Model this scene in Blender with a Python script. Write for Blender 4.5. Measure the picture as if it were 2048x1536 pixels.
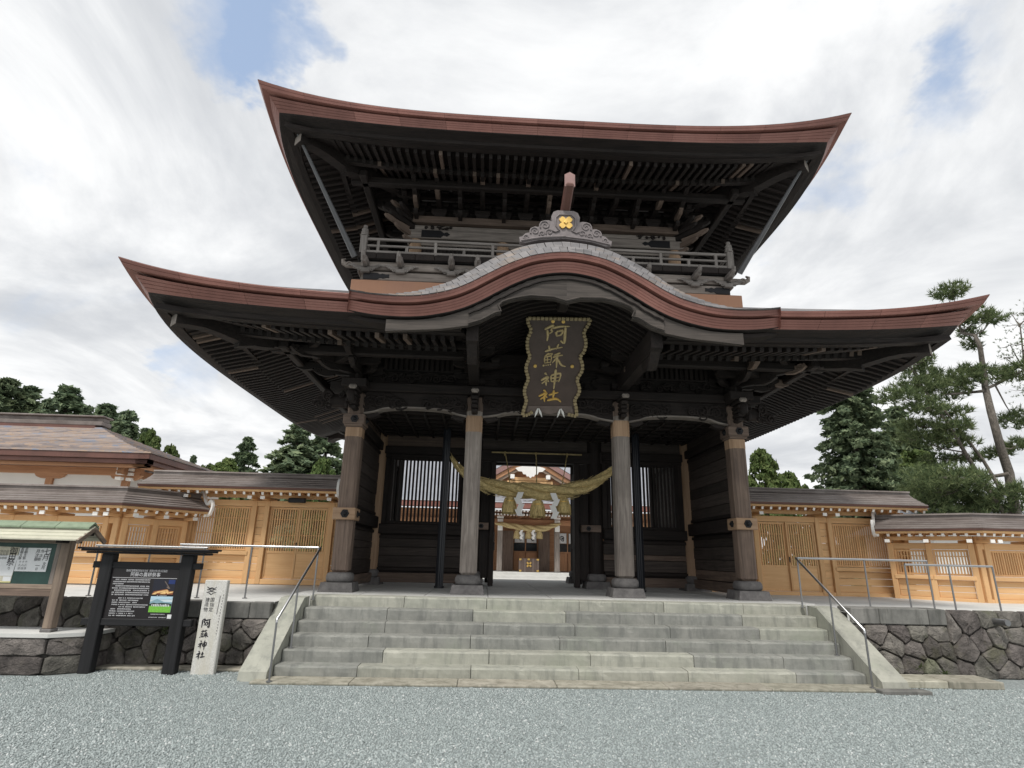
import bpy, math, random
import numpy as np
from mathutils import Vector, Matrix

for _o in list(bpy.data.objects):
    bpy.data.objects.remove(_o)
SC = bpy.context.scene
COL = SC.collection
RND = random.Random(7)

# ---------------------------------------------------------------- camera
CAM = dict(x=-1.393, y=-12.869, z=1.881, yaw=.043, pit=.292, rol=.023, f=1148.33)   # f in photo pixels (2048 wide)
_F = Vector((math.sin(CAM['yaw'])*math.cos(CAM['pit']), math.cos(CAM['yaw'])*math.cos(CAM['pit']), math.sin(CAM['pit'])))
_R = Vector((math.cos(CAM['yaw']), -math.sin(CAM['yaw']), 0))
_U = _R.cross(_F)
_R2 = _R*math.cos(CAM['rol'])+_U*math.sin(CAM['rol'])
_U2 = -_R*math.sin(CAM['rol'])+_U*math.cos(CAM['rol'])
CP = Vector((CAM['x'], CAM['y'], CAM['z']))
cd = bpy.data.cameras.new('camera')
cd.sensor_fit = 'HORIZONTAL'; cd.sensor_width = 36.0
cd.lens = 36.0*CAM['f']/2048.0
cd.clip_start = .1; cd.clip_end = 3000
co = bpy.data.objects.new('camera', cd); COL.objects.link(co)
co.matrix_world = Matrix(((_R2.x, _U2.x, -_F.x, CP.x), (_R2.y, _U2.y, -_F.y, CP.y), (_R2.z, _U2.z, -_F.z, CP.z), (0, 0, 0, 1)))
SC.camera = co

def ray(px, py):
    return _F+_R2*((px-1024)/CAM['f'])-_U2*((py-768)/CAM['f'])
def at(px, py, X=None, Y=None, Z=None):
    """photo pixel -> point on the plane X=, Y= or Z="""
    d = ray(px, py)
    t = (X-CP.x)/d.x if X is not None else (Y-CP.y)/d.y if Y is not None else (Z-CP.z)/d.z
    return CP+d*t

# ---------------------------------------------------------------- sky, sun, exposure
SUN_EL, SUN_AZ = math.radians(58), math.radians(205)      # azimuth measured clockwise from +Y
SC.view_settings.view_transform = 'Standard'; SC.view_settings.look = 'None'
SC.view_settings.exposure = 0.25; SC.view_settings.gamma = 1.0
wd = bpy.data.worlds.new('World'); SC.world = wd; wd.use_nodes = True
nt = wd.node_tree; nt.nodes.clear()
def N(nt, t, **kw):
    n = nt.nodes.new(t)
    for k, v in kw.items():
        if k.startswith('i_'):
            key = k[2:]; n.inputs[int(key) if key.isdigit() else key].default_value = v
        else: setattr(n, k, v)
    return n
def L(nt, a, b): nt.links.new(a, b)
def mathn(nt, op, a, b=None, c=None, clamp=False):
    n = nt.nodes.new('ShaderNodeMath'); n.operation = op; n.use_clamp = clamp
    for i, s in enumerate((a, b, c)):
        if s is None: continue
        if hasattr(s, 'is_output'): L(nt, s, n.inputs[i])
        else: n.inputs[i].default_value = s
    return n.outputs[0]
def sstep(nt, v, a, b):
    n = nt.nodes.new('ShaderNodeMapRange'); n.interpolation_type = 'SMOOTHSTEP'
    L(nt, v, n.inputs[0]); n.inputs[1].default_value = a; n.inputs[2].default_value = b
    return n.outputs[0]
def mixc(nt, fac, a, b, mode='MIX'):
    n = nt.nodes.new('ShaderNodeMix'); n.data_type = 'RGBA'; n.blend_type = mode; n.clamp_factor = True
    if hasattr(fac, 'is_output'): L(nt, fac, n.inputs[0])
    else: n.inputs[0].default_value = fac
    for i, s in ((6, a), (7, b)):
        if hasattr(s, 'is_output'): L(nt, s, n.inputs[i])
        else: n.inputs[i].default_value = (*s, 1)
    return n.outputs[2]

sky = N(nt, 'ShaderNodeTexSky', sky_type='NISHITA', sun_disc=False, sun_elevation=SUN_EL, sun_rotation=SUN_AZ)
sky.air_density = 1.0; sky.dust_density = .6; sky.ozone_density = 1.5
tc = N(nt, 'ShaderNodeTexCoord')
sep = N(nt, 'ShaderNodeSeparateXYZ'); L(nt, tc.outputs['Generated'], sep.inputs[0])
zz = mathn(nt, 'ADD', mathn(nt, 'MAXIMUM', sep.outputs[2], 0.0), .22)
cmb = N(nt, 'ShaderNodeCombineXYZ')
L(nt, mathn(nt, 'DIVIDE', sep.outputs[0], zz), cmb.inputs[0]); L(nt, mathn(nt, 'DIVIDE', sep.outputs[1], zz), cmb.inputs[1])
n1 = N(nt, 'ShaderNodeTexNoise', i_Scale=1.15, i_Detail=9.0, i_Roughness=.56, i_Distortion=.35)
mp1 = N(nt, 'ShaderNodeMapping'); mp1.inputs['Location'].default_value = (3.1, 1.7, 0); L(nt, cmb.outputs[0], mp1.inputs[0]); L(nt, mp1.outputs[0], n1.inputs['Vector'])
n2 = N(nt, 'ShaderNodeTexNoise', i_Scale=1.35, i_Detail=9.0, i_Roughness=.6, i_Distortion=.5)
mp2 = N(nt, 'ShaderNodeMapping'); mp2.inputs['Location'].default_value = (-4.3, 7.7, 2); L(nt, cmb.outputs[0], mp2.inputs[0]); L(nt, mp2.outputs[0], n2.inputs['Vector'])
# blue gaps between the clouds
nw = N(nt, 'ShaderNodeTexNoise', i_Scale=3.2, i_Detail=6.0, i_Roughness=.6); L(nt, cmb.outputs[0], nw.inputs['Vector'])
wv = N(nt, 'ShaderNodeVectorMath', operation='MULTIPLY_ADD'); L(nt, nw.outputs['Color'], wv.inputs[0]); wv.inputs[1].default_value = (.36, .36, .36); wv.inputs[2].default_value = (-.18, -.18, -.18)
wa = N(nt, 'ShaderNodeVectorMath', operation='ADD'); L(nt, wv.outputs[0], wa.inputs[0]); L(nt, tc.outputs['Generated'], wa.inputs[1])
wn = N(nt, 'ShaderNodeVectorMath', operation='NORMALIZE'); L(nt, wa.outputs[0], wn.inputs[0]); warp = wn.outputs[0]
gapsum = None
for (px, py, half, amp) in ((540, 62, .085, .19), (605, 110, .055, .17), (430, 15, .08, .13), (385, 695, .05, .15), (1610, 425, .075, .19), (1690, 335, .06, .12), (1800, 215, .06, .17), (1950, 135, .075, .18), (90, 230, .07, .09), (130, 60, .09, .08)):
    d = ray(px, py).normalized()
    dp = N(nt, 'ShaderNodeVectorMath', operation='DOT_PRODUCT'); L(nt, warp, dp.inputs[0]); dp.inputs[1].default_value = d
    g = mathn(nt, 'MULTIPLY', sstep(nt, dp.outputs['Value'], math.cos(half*1.7), math.cos(half*.15)), amp)
    gapsum = g if gapsum is None else mathn(nt, 'ADD', gapsum, g)
dens = mathn(nt, 'SUBTRACT', n1.outputs['Fac'], gapsum)
cover = sstep(nt, dens, .10, .34)
shade = sstep(nt, mathn(nt, 'ADD', mathn(nt, 'MULTIPLY', n2.outputs['Fac'], .75), mathn(nt, 'MULTIPLY', n1.outputs['Fac'], .25)), .34, .62)
cloud = mixc(nt, shade, (5.5, 5.7, 6.0), (9.3, 9.35, 9.35))
skc = mixc(nt, 1.0, sky.outputs[0], (1.25, 1.25, 1.3), 'MULTIPLY')
skc = mixc(nt, .45, skc, (6.0, 7.4, 9.4))
colr = mixc(nt, cover, skc, cloud)
bg = N(nt, 'ShaderNodeBackground', i_Strength=.098); L(nt, colr, bg.inputs['Color'])
wo = N(nt, 'ShaderNodeOutputWorld'); L(nt, bg.outputs[0], wo.inputs['Surface'])

sl = bpy.data.lights.new('sun', 'SUN'); sl.energy = 2.5; sl.angle = math.radians(12); sl.color = (1, .96, .9)
so = bpy.data.objects.new('sun', sl); COL.objects.link(so)
_sd = Vector((math.sin(SUN_AZ)*math.cos(SUN_EL), math.cos(SUN_AZ)*math.cos(SUN_EL), math.sin(SUN_EL)))
so.rotation_euler = _sd.to_track_quat('Z', 'Y').to_euler(); so.location = _sd*60

# ---------------------------------------------------------------- materials
MATS = {}
def newmat(name):
    m = bpy.data.materials.new(name); m.use_nodes = True
    t = m.node_tree; b = t.nodes['Principled BSDF']
    MATS[name] = m
    return m, t, b
def coords(t, scale, kind='Object', rnd=0.0):
    c = t.nodes.new('ShaderNodeTexCoord'); mp = t.nodes.new('ShaderNodeMapping'); mp.inputs['Scale'].default_value = scale
    L(t, c.outputs[kind], mp.inputs[0])
    if rnd:
        oi = t.nodes.new('ShaderNodeObjectInfo'); vm = t.nodes.new('ShaderNodeVectorMath'); vm.operation = 'SCALE'
        cx = t.nodes.new('ShaderNodeCombineXYZ')
        for i in range(3): L(t, oi.outputs['Random'], cx.inputs[i])
        L(t, cx.outputs[0], vm.inputs[0]); vm.inputs['Scale'].default_value = rnd
        L(t, vm.outputs[0], mp.inputs['Location'])
    return mp.outputs[0]
def noise(t, vec, scale, detail=5, rough=.6, dist=0.0):
    n = N(t, 'ShaderNodeTexNoise', i_Scale=scale, i_Detail=float(detail), i_Roughness=rough, i_Distortion=dist)
    L(t, vec, n.inputs['Vector']); return n.outputs['Fac']
def ramp(t, fac, stops):
    r = t.nodes.new('ShaderNodeValToRGB'); L(t, fac, r.inputs[0])
    e = r.color_ramp.elements
    while len(e) > 1: e.remove(e[0])
    e[0].position = stops[0][0]; e[0].color = (*stops[0][1], 1)
    for p, c in stops[1:]:
        q = e.new(p); q.color = (*c, 1)
    return r.outputs[0]
def objvar(t, col, amount, hue=.0):
    """each object a little lighter or darker than the next"""
    oi = t.nodes.new('ShaderNodeObjectInfo')
    h = t.nodes.new('ShaderNodeHueSaturation'); L(t, col, h.inputs['Color'])
    mr = t.nodes.new('ShaderNodeMapRange'); L(t, oi.outputs['Random'], mr.inputs[0]); mr.inputs[3].default_value = 1-amount; mr.inputs[4].default_value = 1+amount
    L(t, mr.outputs[0], h.inputs['Value'])
    if hue:
        m2 = t.nodes.new('ShaderNodeMapRange'); L(t, mathn(t, 'FRACT', mathn(t, 'MULTIPLY', oi.outputs['Random'], 7.31)), m2.inputs[0]); m2.inputs[3].default_value = .5-hue; m2.inputs[4].default_value = .5+hue
        L(t, m2.outputs[0], h.inputs['Hue'])
    return h.outputs[0]
def bump(t, b, height, strength, dist=.01):
    n = N(t, 'ShaderNodeBump', i_Strength=strength, i_Distance=dist); L(t, height, n.inputs['Height']); L(t, n.outputs[0], b.inputs['Normal'])
def wood(name, light, dark, axis='x', rough=.72, fine=26, var=.14, bmp=.35, spec=.3):
    m, t, b = newmat(name)
    s = {'x': (.7, 1, 1), 'y': (1, .7, 1), 'z': (1, 1, .7)}[axis]
    st = {'x': (.05, 1, 1), 'y': (1, .05, 1), 'z': (1, 1, .05)}[axis]
    v = coords(t, st, rnd=9.0)
    g = noise(t, v, fine, 7, .65, .8)
    big = noise(t, coords(t, s, rnd=5.0), 1.7, 4, .6)
    col = ramp(t, g, ((.3, dark), (.66, light)))
    col = mixc(t, mathn(t, 'MULTIPLY', sstep(t, big, .45, .75), .55), col, dark)
    col = objvar(t, col, var)
    L(t, col, b.inputs['Base Color']); b.inputs['Roughness'].default_value = rough; b.inputs['Specular IOR Level'].default_value = spec
    bump(t, b, g, bmp, .008)
    return m
def stone(name, c1, c2, scale=6, spot=None, rough=.9, bmp=.5, var=.12, hue=.01, bd=.02, stain=None):
    m, t, b = newmat(name)
    v = coords(t, (1, 1, 1), rnd=11.0)
    a = noise(t, v, scale, 8, .65); f = noise(t, v, scale*7, 4, .7)
    col = ramp(t, a, ((.3, c1), (.7, c2)))
    col = mixc(t, mathn(t, 'MULTIPLY', sstep(t, f, .5, .8), .5), col, c1)
    if spot:
        s = noise(t, coords(t, (1, 1, 1)), 1.3, 6, .7)
        col = mixc(t, mathn(t, 'MULTIPLY', sstep(t, s, .52, .66), .6), col, spot)
    if stain:
        s = noise(t, coords(t, (3.2, 3.2, .5)), 2.2, 6, .7)
        col = mixc(t, mathn(t, 'MULTIPLY', sstep(t, s, .47, .66), .7), col, stain)
    col = objvar(t, col, var, hue)
    L(t, col, b.inputs['Base Color']); b.inputs['Roughness'].default_value = rough; b.inputs['Specular IOR Level'].default_value = .25
    bump(t, b, mathn(t, 'ADD', a, mathn(t, 'MULTIPLY', f, .4)), bmp, bd)
    return m
def plain(name, col, rough=.6, metal=0.0, var=0.0, nz=0.0, nscale=8, spec=.5):
    m, t, b = newmat(name)
    if nz or var:
        c = ramp(t, noise(t, coords(t, (1, 1, 1), rnd=4.0), nscale, 6, .65), ((.3, tuple(x*(1-nz) for x in col)), (.7, tuple(min(1, x*(1+nz)) for x in col))))
        if var: c = objvar(t, c, var)
        L(t, c, b.inputs['Base Color'])
    else: b.inputs['Base Color'].default_value = (*col, 1)
    b.inputs['Roughness'].default_value = rough; b.inputs['Metallic'].default_value = metal; b.inputs['Specular IOR Level'].default_value = spec
    return m

for ax in 'xyz':
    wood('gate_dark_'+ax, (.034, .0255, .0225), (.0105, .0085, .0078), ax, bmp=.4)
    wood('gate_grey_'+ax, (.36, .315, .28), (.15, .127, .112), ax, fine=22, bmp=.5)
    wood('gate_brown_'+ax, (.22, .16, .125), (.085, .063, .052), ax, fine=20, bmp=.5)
    wood('gate_patch_'+ax, (.46, .315, .21), (.30, .19, .115), ax, fine=16)
    wood('hinoki_'+ax, (.70, .455, .235), (.60, .355, .168), ax, fine=18, var=.10, bmp=.12, spec=.35)
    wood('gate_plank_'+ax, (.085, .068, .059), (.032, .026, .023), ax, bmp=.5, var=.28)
    wood('rail_grey_'+ax, (.34, .31, .288), (.15, .135, .124), ax, fine=20, bmp=.5)
    wood('barge_'+ax, (.095, .08, .07), (.036, .031, .028), ax, fine=14, bmp=.6)
    wood('board_grey_'+ax, (.33, .26, .20), (.16, .12, .095), ax, fine=18)
    wood('black_wood_'+ax, (.022, .022, .024), (.010, .010, .011), ax, fine=18, rough=.6, bmp=.3)
    wood('hall_wood_'+ax, (.44, .24, .13), (.29, .145, .078), ax, fine=14, bmp=.1)
def coppermat(name, c1, c2, c3, sc, rough=.45):
    m, t, b = newmat(name)
    a = noise(t, coords(t, (.5, .5, .25), rnd=3.0), sc, 7, .65); f = noise(t, coords(t, (5, 5, .6)), 3, 6, .7)
    col = ramp(t, a, ((.3, c1), (.55, c2), (.75, c3)))
    col = mixc(t, mathn(t, 'MULTIPLY', sstep(t, f, .5, .75), .4), col, c1)
    col = objvar(t, col, .11)
    L(t, col, b.inputs['Base Color']); b.inputs['Roughness'].default_value = rough; b.inputs['Metallic'].default_value = .15
    bump(t, b, f, .15, .01)
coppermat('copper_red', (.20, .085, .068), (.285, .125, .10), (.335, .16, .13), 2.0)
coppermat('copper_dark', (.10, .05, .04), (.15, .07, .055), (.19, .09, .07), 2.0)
coppermat('copper_orange', (.30, .15, .09), (.40, .205, .12), (.37, .195, .13), 1.0)
coppermat('fence_roof', (.13, .105, .095), (.21, .18, .165), (.30, .265, .25), 3.0, .5)
coppermat('hall_roof', (.22, .23, .26), (.28, .29, .32), (.33, .34, .37), 2.0, .55)
def shinglemat(name, cols, rough=.55, metal=0.0, sc=.9):
    """copper shingles that weather each its own way, in broad patches"""
    m, t, b = newmat(name)
    v = coords(t, (1, 1, 1))
    oi = t.nodes.new('ShaderNodeObjectInfo')
    vo = N(t, 'ShaderNodeTexVoronoi', i_Scale=3.4); vo.feature = 'F1'; L(t, coords(t, (.9, 1.4, 3)), vo.inputs['Vector'])
    p = noise(t, v, sc, 5, .65)
    fac = mathn(t, 'ADD', mathn(t, 'MULTIPLY', p, .72), mathn(t, 'MULTIPLY', mathn(t, 'FRACT', mathn(t, 'MULTIPLY', vo.outputs['Color'], 3.0)), .28))
    col = ramp(t, fac, tuple((.34+.34*i/(len(cols)-1), c) for i, c in enumerate(cols)))
    col = objvar(t, col, .16)
    L(t, col, b.inputs['Base Color']); b.inputs['Roughness'].default_value = rough; b.inputs['Metallic'].default_value = metal
    bump(t, b, noise(t, v, 12, 4), .2, .01)
shinglemat('shingle_office', ((.20, .175, .175), (.27, .23, .22), (.38, .28, .21), (.29, .25, .245), (.33, .27, .235), (.22, .245, .31)))
shinglemat('shingle_grey', ((.11, .107, .11), (.155, .15, .155), (.20, .19, .19), (.14, .135, .14), (.22, .185, .16)))
stone('stone_steps', (.20, .205, .19), (.31, .31, .285), 3.0, spot=(.25, .265, .228), stain=(.165, .17, .16), bmp=.3, var=.09)
stone('stone_light', (.285, .288, .25), (.40, .40, .345), 3.0, spot=(.30, .315, .26), stain=(.225, .23, .205), bmp=.3, var=.10)
stone('stone_rubble', (.065, .06, .056), (.26, .238, .215), 4.5, spot=(.125, .125, .075), bmp=1.0, var=.34, hue=.035, bd=.09)
stone('stone_coping', (.12, .12, .113), (.225, .22, .205), 3.0, stain=(.09, .09, .083), bmp=.5, var=.15)
stone('stone_base', (.10, .095, .095), (.20, .19, .185), 7.0, bmp=.35)
stone('stone_granite', (.46, .45, .42), (.72, .71, .68), 60.0, stain=(.52, .49, .42), bmp=.2, var=.0)
stone('mortar', (.03, .028, .025), (.07, .066, .058), 6.0, bmp=.6)
stone('concrete', (.52, .52, .50), (.63, .63, .61), 1.4, bmp=.12, var=.03)
stone('paving', (.46, .46, .445), (.58, .58, .56), 2.0, bmp=.15, var=.06)
stone('curb_light', (.24, .225, .18), (.44, .42, .35), 4.0, bmp=.4, var=.12, stain=(.17, .165, .13))
plain('white_paint', (.84, .83, .80), .55, var=.04, nz=.03)
plain('plaster', (.66, .65, .62), .8, nz=.03, nscale=3)
plain('steel', (.50, .50, .50), .28, 1.0)
plain('steel_dark', (.27, .27, .275), .38, .8, var=.1)
plain('iron_black', (.010, .010, .012), .45, .4)
plain('pipe_black', (.014, .016, .021), .34, .0, var=.1)
plain('gold', (.78, .52, .16), .38, .75, nz=.1)
plain('gold_dull', (.55, .43, .22), .55, .25, nz=.25, nscale=14)
plain('gold_edge', (.36, .285, .16), .6, .15, nz=.15, nscale=10, var=.06)
plain('plaque_board', (.085, .06, .05), .55, nz=.2, nscale=3)
plain('plaque_trim', (.16, .125, .11), .6, nz=.2)
plain('ink', (.012, .011, .016), .7)
plain('paper', (.72, .73, .74), .75, nz=.03)
plain('paper_old', (.55, .52, .42), .8, nz=.25, nscale=9)
plain('paper_yellow', (.66, .62, .30), .8)
plain('board_green', (.022, .062, .052), .5, nz=.3, nscale=3)
plain('sign_panel', (.011, .008, .009), .35)
plain('sign_white', (.66, .66, .68), .6)
plain('print_sky', (.42, .60, .72), .5); plain('print_haze', (.60, .70, .74), .5); plain('print_hill', (.22, .36, .42), .5); plain('print_field', (.17, .46, .05), .5, nz=.3, nscale=60)
plain('print_night', (.010, .011, .022), .5); plain('print_blue', (.012, .03, .14), .5); plain('print_fire', (.78, .47, .20), .5, nz=.4, nscale=40); plain('print_ember', (.25, .08, .03), .5); plain('print_trees', (.02, .04, .03), .5)
plain('carved_copper', (.19, .165, .165), .5, .1, nz=.2, nscale=12)
plain('ridge_copper', (.30, .18, .165), .4, .1, nz=.12)
plain('roof_pale', (.50, .49, .39), .7, nz=.12, nscale=5, var=.06)
plain('roof_moss', (.20, .255, .175), .8, nz=.2, nscale=8, var=.06)
plain('prop_metal', (.12, .12, .125), .4, .2, nz=.1)
plain('prop_bright', (.62, .66, .69), .35, .0, nz=.05)
plain('glass_dark', (.012, .014, .016), .12)
def straw(name, c1, c2, scale):
    m, t, b = newmat(name)
    a = noise(t, coords(t, scale), 30, 6, .7, 1.0)
    L(t, ramp(t, a, ((.32, c1), (.62, c2))), b.inputs['Base Color']); b.inputs['Roughness'].default_value = .85
    bump(t, b, a, .8, .02)
straw('straw', (.24, .16, .055), (.80, .64, .31), (.35, 1, 1)); straw('straw_v', (.24, .165, .06), (.78, .61, .28), (1, 1, .1)); straw('straw_pale', (.30, .22, .09), (.58, .46, .24), (.4, 1, 1))
def bark(name, c1, c2):
    m, t, b = newmat(name)
    a = noise(t, coords(t, (1, 1, .25)), 12, 6, .7)
    L(t, ramp(t, a, ((.35, c1), (.65, c2))), b.inputs['Base Color']); b.inputs['Roughness'].default_value = .95
    bump(t, b, a, .8, .05)
bark('bark', (.045, .037, .03), (.15, .125, .10)); bark('bark_grey', (.075, .066, .056), (.20, .175, .15))
def leafmat(name, c1, c2, c3):
    m, t, b = newmat(name)
    g = t.nodes.new('ShaderNodeNewGeometry')
    a = noise(t, coords(t, (1, 1, 1)), .55, 4, .6)
    r = mathn(t, 'ADD', mathn(t, 'MULTIPLY', g.outputs['Random Per Island'], .5), mathn(t, 'MULTIPLY', a, .6))
    col = objvar(t, ramp(t, r, ((.25, c1), (.55, c2), (.85, c3))), .12, .01)
    L(t, col, b.inputs['Base Color']); b.inputs['Roughness'].default_value = .7; b.inputs['Specular IOR Level'].default_value = .2
    tr = N(t, 'ShaderNodeBsdfTranslucent'); L(t, col, tr.inputs['Color'])
    mx = N(t, 'ShaderNodeMixShader'); mx.inputs[0].default_value = .3
    L(t, b.outputs[0], mx.inputs[1]); L(t, tr.outputs[0], mx.inputs[2]); L(t, mx.outputs[0], t.nodes['Material Output'].inputs['Surface'])
leafmat('cedar_leaf', (.075, .11, .07), (.15, .20, .115), (.25, .30, .17))
leafmat('pine_needle', (.065, .095, .045), (.14, .18, .08), (.235, .265, .125))
leafmat('broad_leaf', (.045, .075, .022), (.10, .145, .045), (.19, .235, .085))
leafmat('pale_leaf', (.06, .09, .04), (.13, .17, .075), (.20, .24, .12))
def gravelmat():
    m, t, b = newmat('gravel')
    v = coords(t, (1, 1, 1))
    vo = N(t, 'ShaderNodeTexVoronoi', i_Scale=38.0); L(t, v, vo.inputs['Vector'])
    big = noise(t, v, .45, 5, .6)
    col = ramp(t, mathn(t, 'FRACT', mathn(t, 'MULTIPLY', vo.outputs['Color'], 5.0)), ((0, (.19, .218, .218)), (.55, (.275, .312, .31)), (1, (.36, .40, .397))))
    col = mixc(t, mathn(t, 'MULTIPLY', sstep(t, vo.outputs['Distance'], .30, .62), .75), col, (.19, .21, .208))
    col = mixc(t, mathn(t, 'MULTIPLY', sstep(t, big, .42, .7), .25), col, (.23, .262, .26))
    L(t, col, b.inputs['Base Color']); b.inputs['Roughness'].default_value = .9
    bump(t, b, vo.outputs['Distance'], -1.0, .02)
    m, t, b = newmat('gravel_stone')
    g = t.nodes.new('ShaderNodeNewGeometry')
    col = ramp(t, g.outputs['Random Per Island'], ((0, (.205, .236, .236)), (.5, (.30, .342, .34)), (.93, (.385, .43, .428)), (1, (.56, .58, .575))))
    big = noise(t, coords(t, (1, 1, 1)), .6, 5, .6)
    col = mixc(t, mathn(t, 'MULTIPLY', sstep(t, big, .42, .7), .35), col, (.27, .307, .305))
    L(t, col, b.inputs['Base Color']); b.inputs['Roughness'].default_value = .85
gravelmat()

# ---------------------------------------------------------------- mesh and object helpers
I4 = Matrix.Identity(4)
WM = {}
def link(o, parent=None, world=I4):
    COL.objects.link(o)
    o.matrix_basis = world
    if parent is not None:
        o.parent = parent; o.matrix_parent_inverse = WM[parent.name].inverted()
    WM[o.name] = world.copy()
    return o
def thing(name, label, cat, loc, group=None):
    o = bpy.data.objects.new(name, None); o.empty_display_size = .2
    link(o, None, Matrix.Translation(Vector(loc))); o['label'] = label; o['category'] = cat
    if group: o['group'] = group
    return o
def tag(o, label=None, cat=None, group=None, kind=None):
    for k, v in (('label', label), ('category', cat), ('group', group), ('kind', kind)):
        if v: o[k] = v
    return o
_CB = {}
def chamfer_box():
    if _CB: return _CB['d']
    idx = {}; pts = []
    for sx in (-1, 1):
        for sy in (-1, 1):
            for sz in (-1, 1):
                for a in range(3):
                    idx[(sx, sy, sz, a)] = len(pts); pts.append((sx, sy, sz, a))
    fs = []
    S = (-1, 1)
    for a in range(3):
        o = [i for i in range(3) if i != a]
        for s in S:
            q = []
            for p, r in ((-1, -1), (1, -1), (1, 1), (-1, 1)):
                c = [0, 0, 0]; c[a] = s; c[o[0]] = p; c[o[1]] = r; q.append(idx[(*c, a)])
            fs.append(q)
    for e in range(3):
        a, b = [i for i in range(3) if i != e]
        for p in S:
            for r in S:
                c1 = [0, 0, 0]; c1[a] = p; c1[b] = r; c2 = list(c1); c1[e] = -1; c2[e] = 1
                fs.append([idx[(*c1, a)], idx[(*c2, a)], idx[(*c2, b)], idx[(*c1, b)]])
    for sx in S:
        for sy in S:
            for sz in S: fs.append([idx[(sx, sy, sz, i)] for i in range(3)])
    # outward orientation
    out = []
    for f in fs:
        P = []
        for i in f:
            p = pts[i]; P.append(Vector([p[k]*(1 if k == p[3] else .8) for k in range(3)]))
        n = (P[1]-P[0]).cross(P[2]-P[0]); c = sum(P, Vector())/len(P)
        out.append(f if n.dot(c) > 0 else f[::-1])
    _CB['d'] = (pts, out)
    return _CB['d']
def frame(p, q, up=(0, 0, 1)):
    p, q = Vector(p), Vector(q); d = q-p; ln = d.length; d.normalize(); up = Vector(up)
    s = up.cross(d)
    if s.length < 1e-5: s = Vector((0, 1, 0)).cross(d)
    s.normalize(); u = d.cross(s)
    return d, s, u, ln
class MB:
    def __init__(self): self.v = []; self.f = []
    def add(self, vs, fs):
        o = len(self.v); self.v += [tuple(x) for x in vs]; self.f += [[i+o for i in f] for f in fs]; return self
    def box(self, c, s, ch=0.0, R=None):
        c = Vector(c); h = [x/2 for x in s]
        if ch > 0:
            ch = min(ch, min(h)*.9)
            pts, fs = chamfer_box()
            vs = [Vector([p[k]*(h[k] if k == p[3] else h[k]-ch) for k in range(3)]) for p in pts]
        else:
            vs = [Vector((x*h[0], y*h[1], z*h[2])) for x in (-1, 1) for y in (-1, 1) for z in (-1, 1)]
            fs = [[0, 1, 3, 2], [4, 6, 7, 5], [0, 4, 5, 1], [2, 3, 7, 6], [0, 2, 6, 4], [1, 5, 7, 3]]
        if R is not None: vs = [R @ x for x in vs]
        return self.add([x+c for x in vs], fs)
    def span(self, a, b, ch=0.0):
        a, b = Vector(a), Vector(b); return self.box((a+b)/2, [abs(x) for x in (b-a)], ch)
    def beam(self, p, q, w, h, ch=0.0, up=(0, 0, 1)):
        d, s, u, ln = frame(p, q, up)
        R = Matrix((d, s, u)).transposed()
        return self.box((Vector(p)+Vector(q))/2, (ln, w, h), ch, R)
    def cyl(self, p, q, r0, r1=None, n=12, caps=True):
        r1 = r0 if r1 is None else r1
        return self.tube([p, q], [r0, r1], n, caps)
    def tube(self, pts, rad, n=8, caps=True, flute=None):
        pts = [Vector(p) for p in pts]; vs = []; fs = []; sv = None
        for i, p in enumerate(pts):
            d = (pts[min(i+1, len(pts)-1)]-pts[max(i-1, 0)]).normalized()
            if sv is None:
                sv = Vector((0, 0, 1)).cross(d)
                if sv.length < 1e-4: sv = Vector((0, 1, 0)).cross(d)
            else: sv = sv-d*sv.dot(d)
            sv.normalize(); u = d.cross(sv)
            r = rad[i] if hasattr(rad, '__len__') else rad
            for k in range(n):
                a = 2*math.pi*k/n; rr = r*(flute(k) if flute else 1)
                vs.append(p+sv*(rr*math.cos(a))+u*(rr*math.sin(a)))
        for i in range(len(pts)-1):
            for k in range(n):
                k2 = (k+1) % n; fs.append([i*n+k, i*n+k2, (i+1)*n+k2, (i+1)*n+k])
        if caps: fs.append(list(range(n))[::-1]); fs.append([(len(pts)-1)*n+k for k in range(n)])
        return self.add(vs, fs)
    def lathe(self, prof, c, n=20, sq=None):
        """profile of (r, z); sq > 2 squares the section"""
        c = Vector(c); vs = []; fs = []
        for r, z in prof:
            for k in range(n):
                a = 2*math.pi*(k+.5)/n; ca, sa = math.cos(a), math.sin(a)
                m = 1.0 if not sq else 1/((abs(ca)**sq+abs(sa)**sq)**(1/sq))
                vs.append(c+Vector((r*m*ca, r*m*sa, z)))
        for i in range(len(prof)-1):
            for k in range(n):
                k2 = (k+1) % n; fs.append([i*n+k, i*n+k2, (i+1)*n+k2, (i+1)*n+k])
        fs.append(list(range(n))[::-1]); fs.append([(len(prof)-1)*n+k for k in range(n)])
        return self.add(vs, fs)
    def extrude(self, poly, o, ux, uy, depth):
        """polygon (2-D, counter-clockwise seen against n = ux x uy) extruded by depth along -n"""
        o, ux, uy = Vector(o), Vector(ux), Vector(uy); n = ux.cross(uy).normalized(); k = len(poly)
        a = sum(poly[i][0]*poly[(i+1) % k][1]-poly[(i+1) % k][0]*poly[i][1] for i in range(k))
        if a < 0: poly = poly[::-1]
        vs = [o+ux*x+uy*y for x, y in poly]+[o+ux*x+uy*y-n*depth for x, y in poly]
        fs = [list(range(k)), list(range(2*k-1, k-1, -1))]
        for i in range(k):
            j = (i+1) % k; fs.append([i, i+k, j+k, j])
        return self.add(vs, fs)
    def grid(self, rows, flip=False, close=False):
        m = len(rows[0]); vs = [p for r in rows for p in r]; fs = []
        for i in range(len(rows)-1):
            for j in range(m-1 if not close else m):
                j2 = (j+1) % m
                q = [i*m+j, i*m+j2, (i+1)*m+j2, (i+1)*m+j]
                fs.append(q[::-1] if flip else q)
        return self.add(vs, fs)
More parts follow.
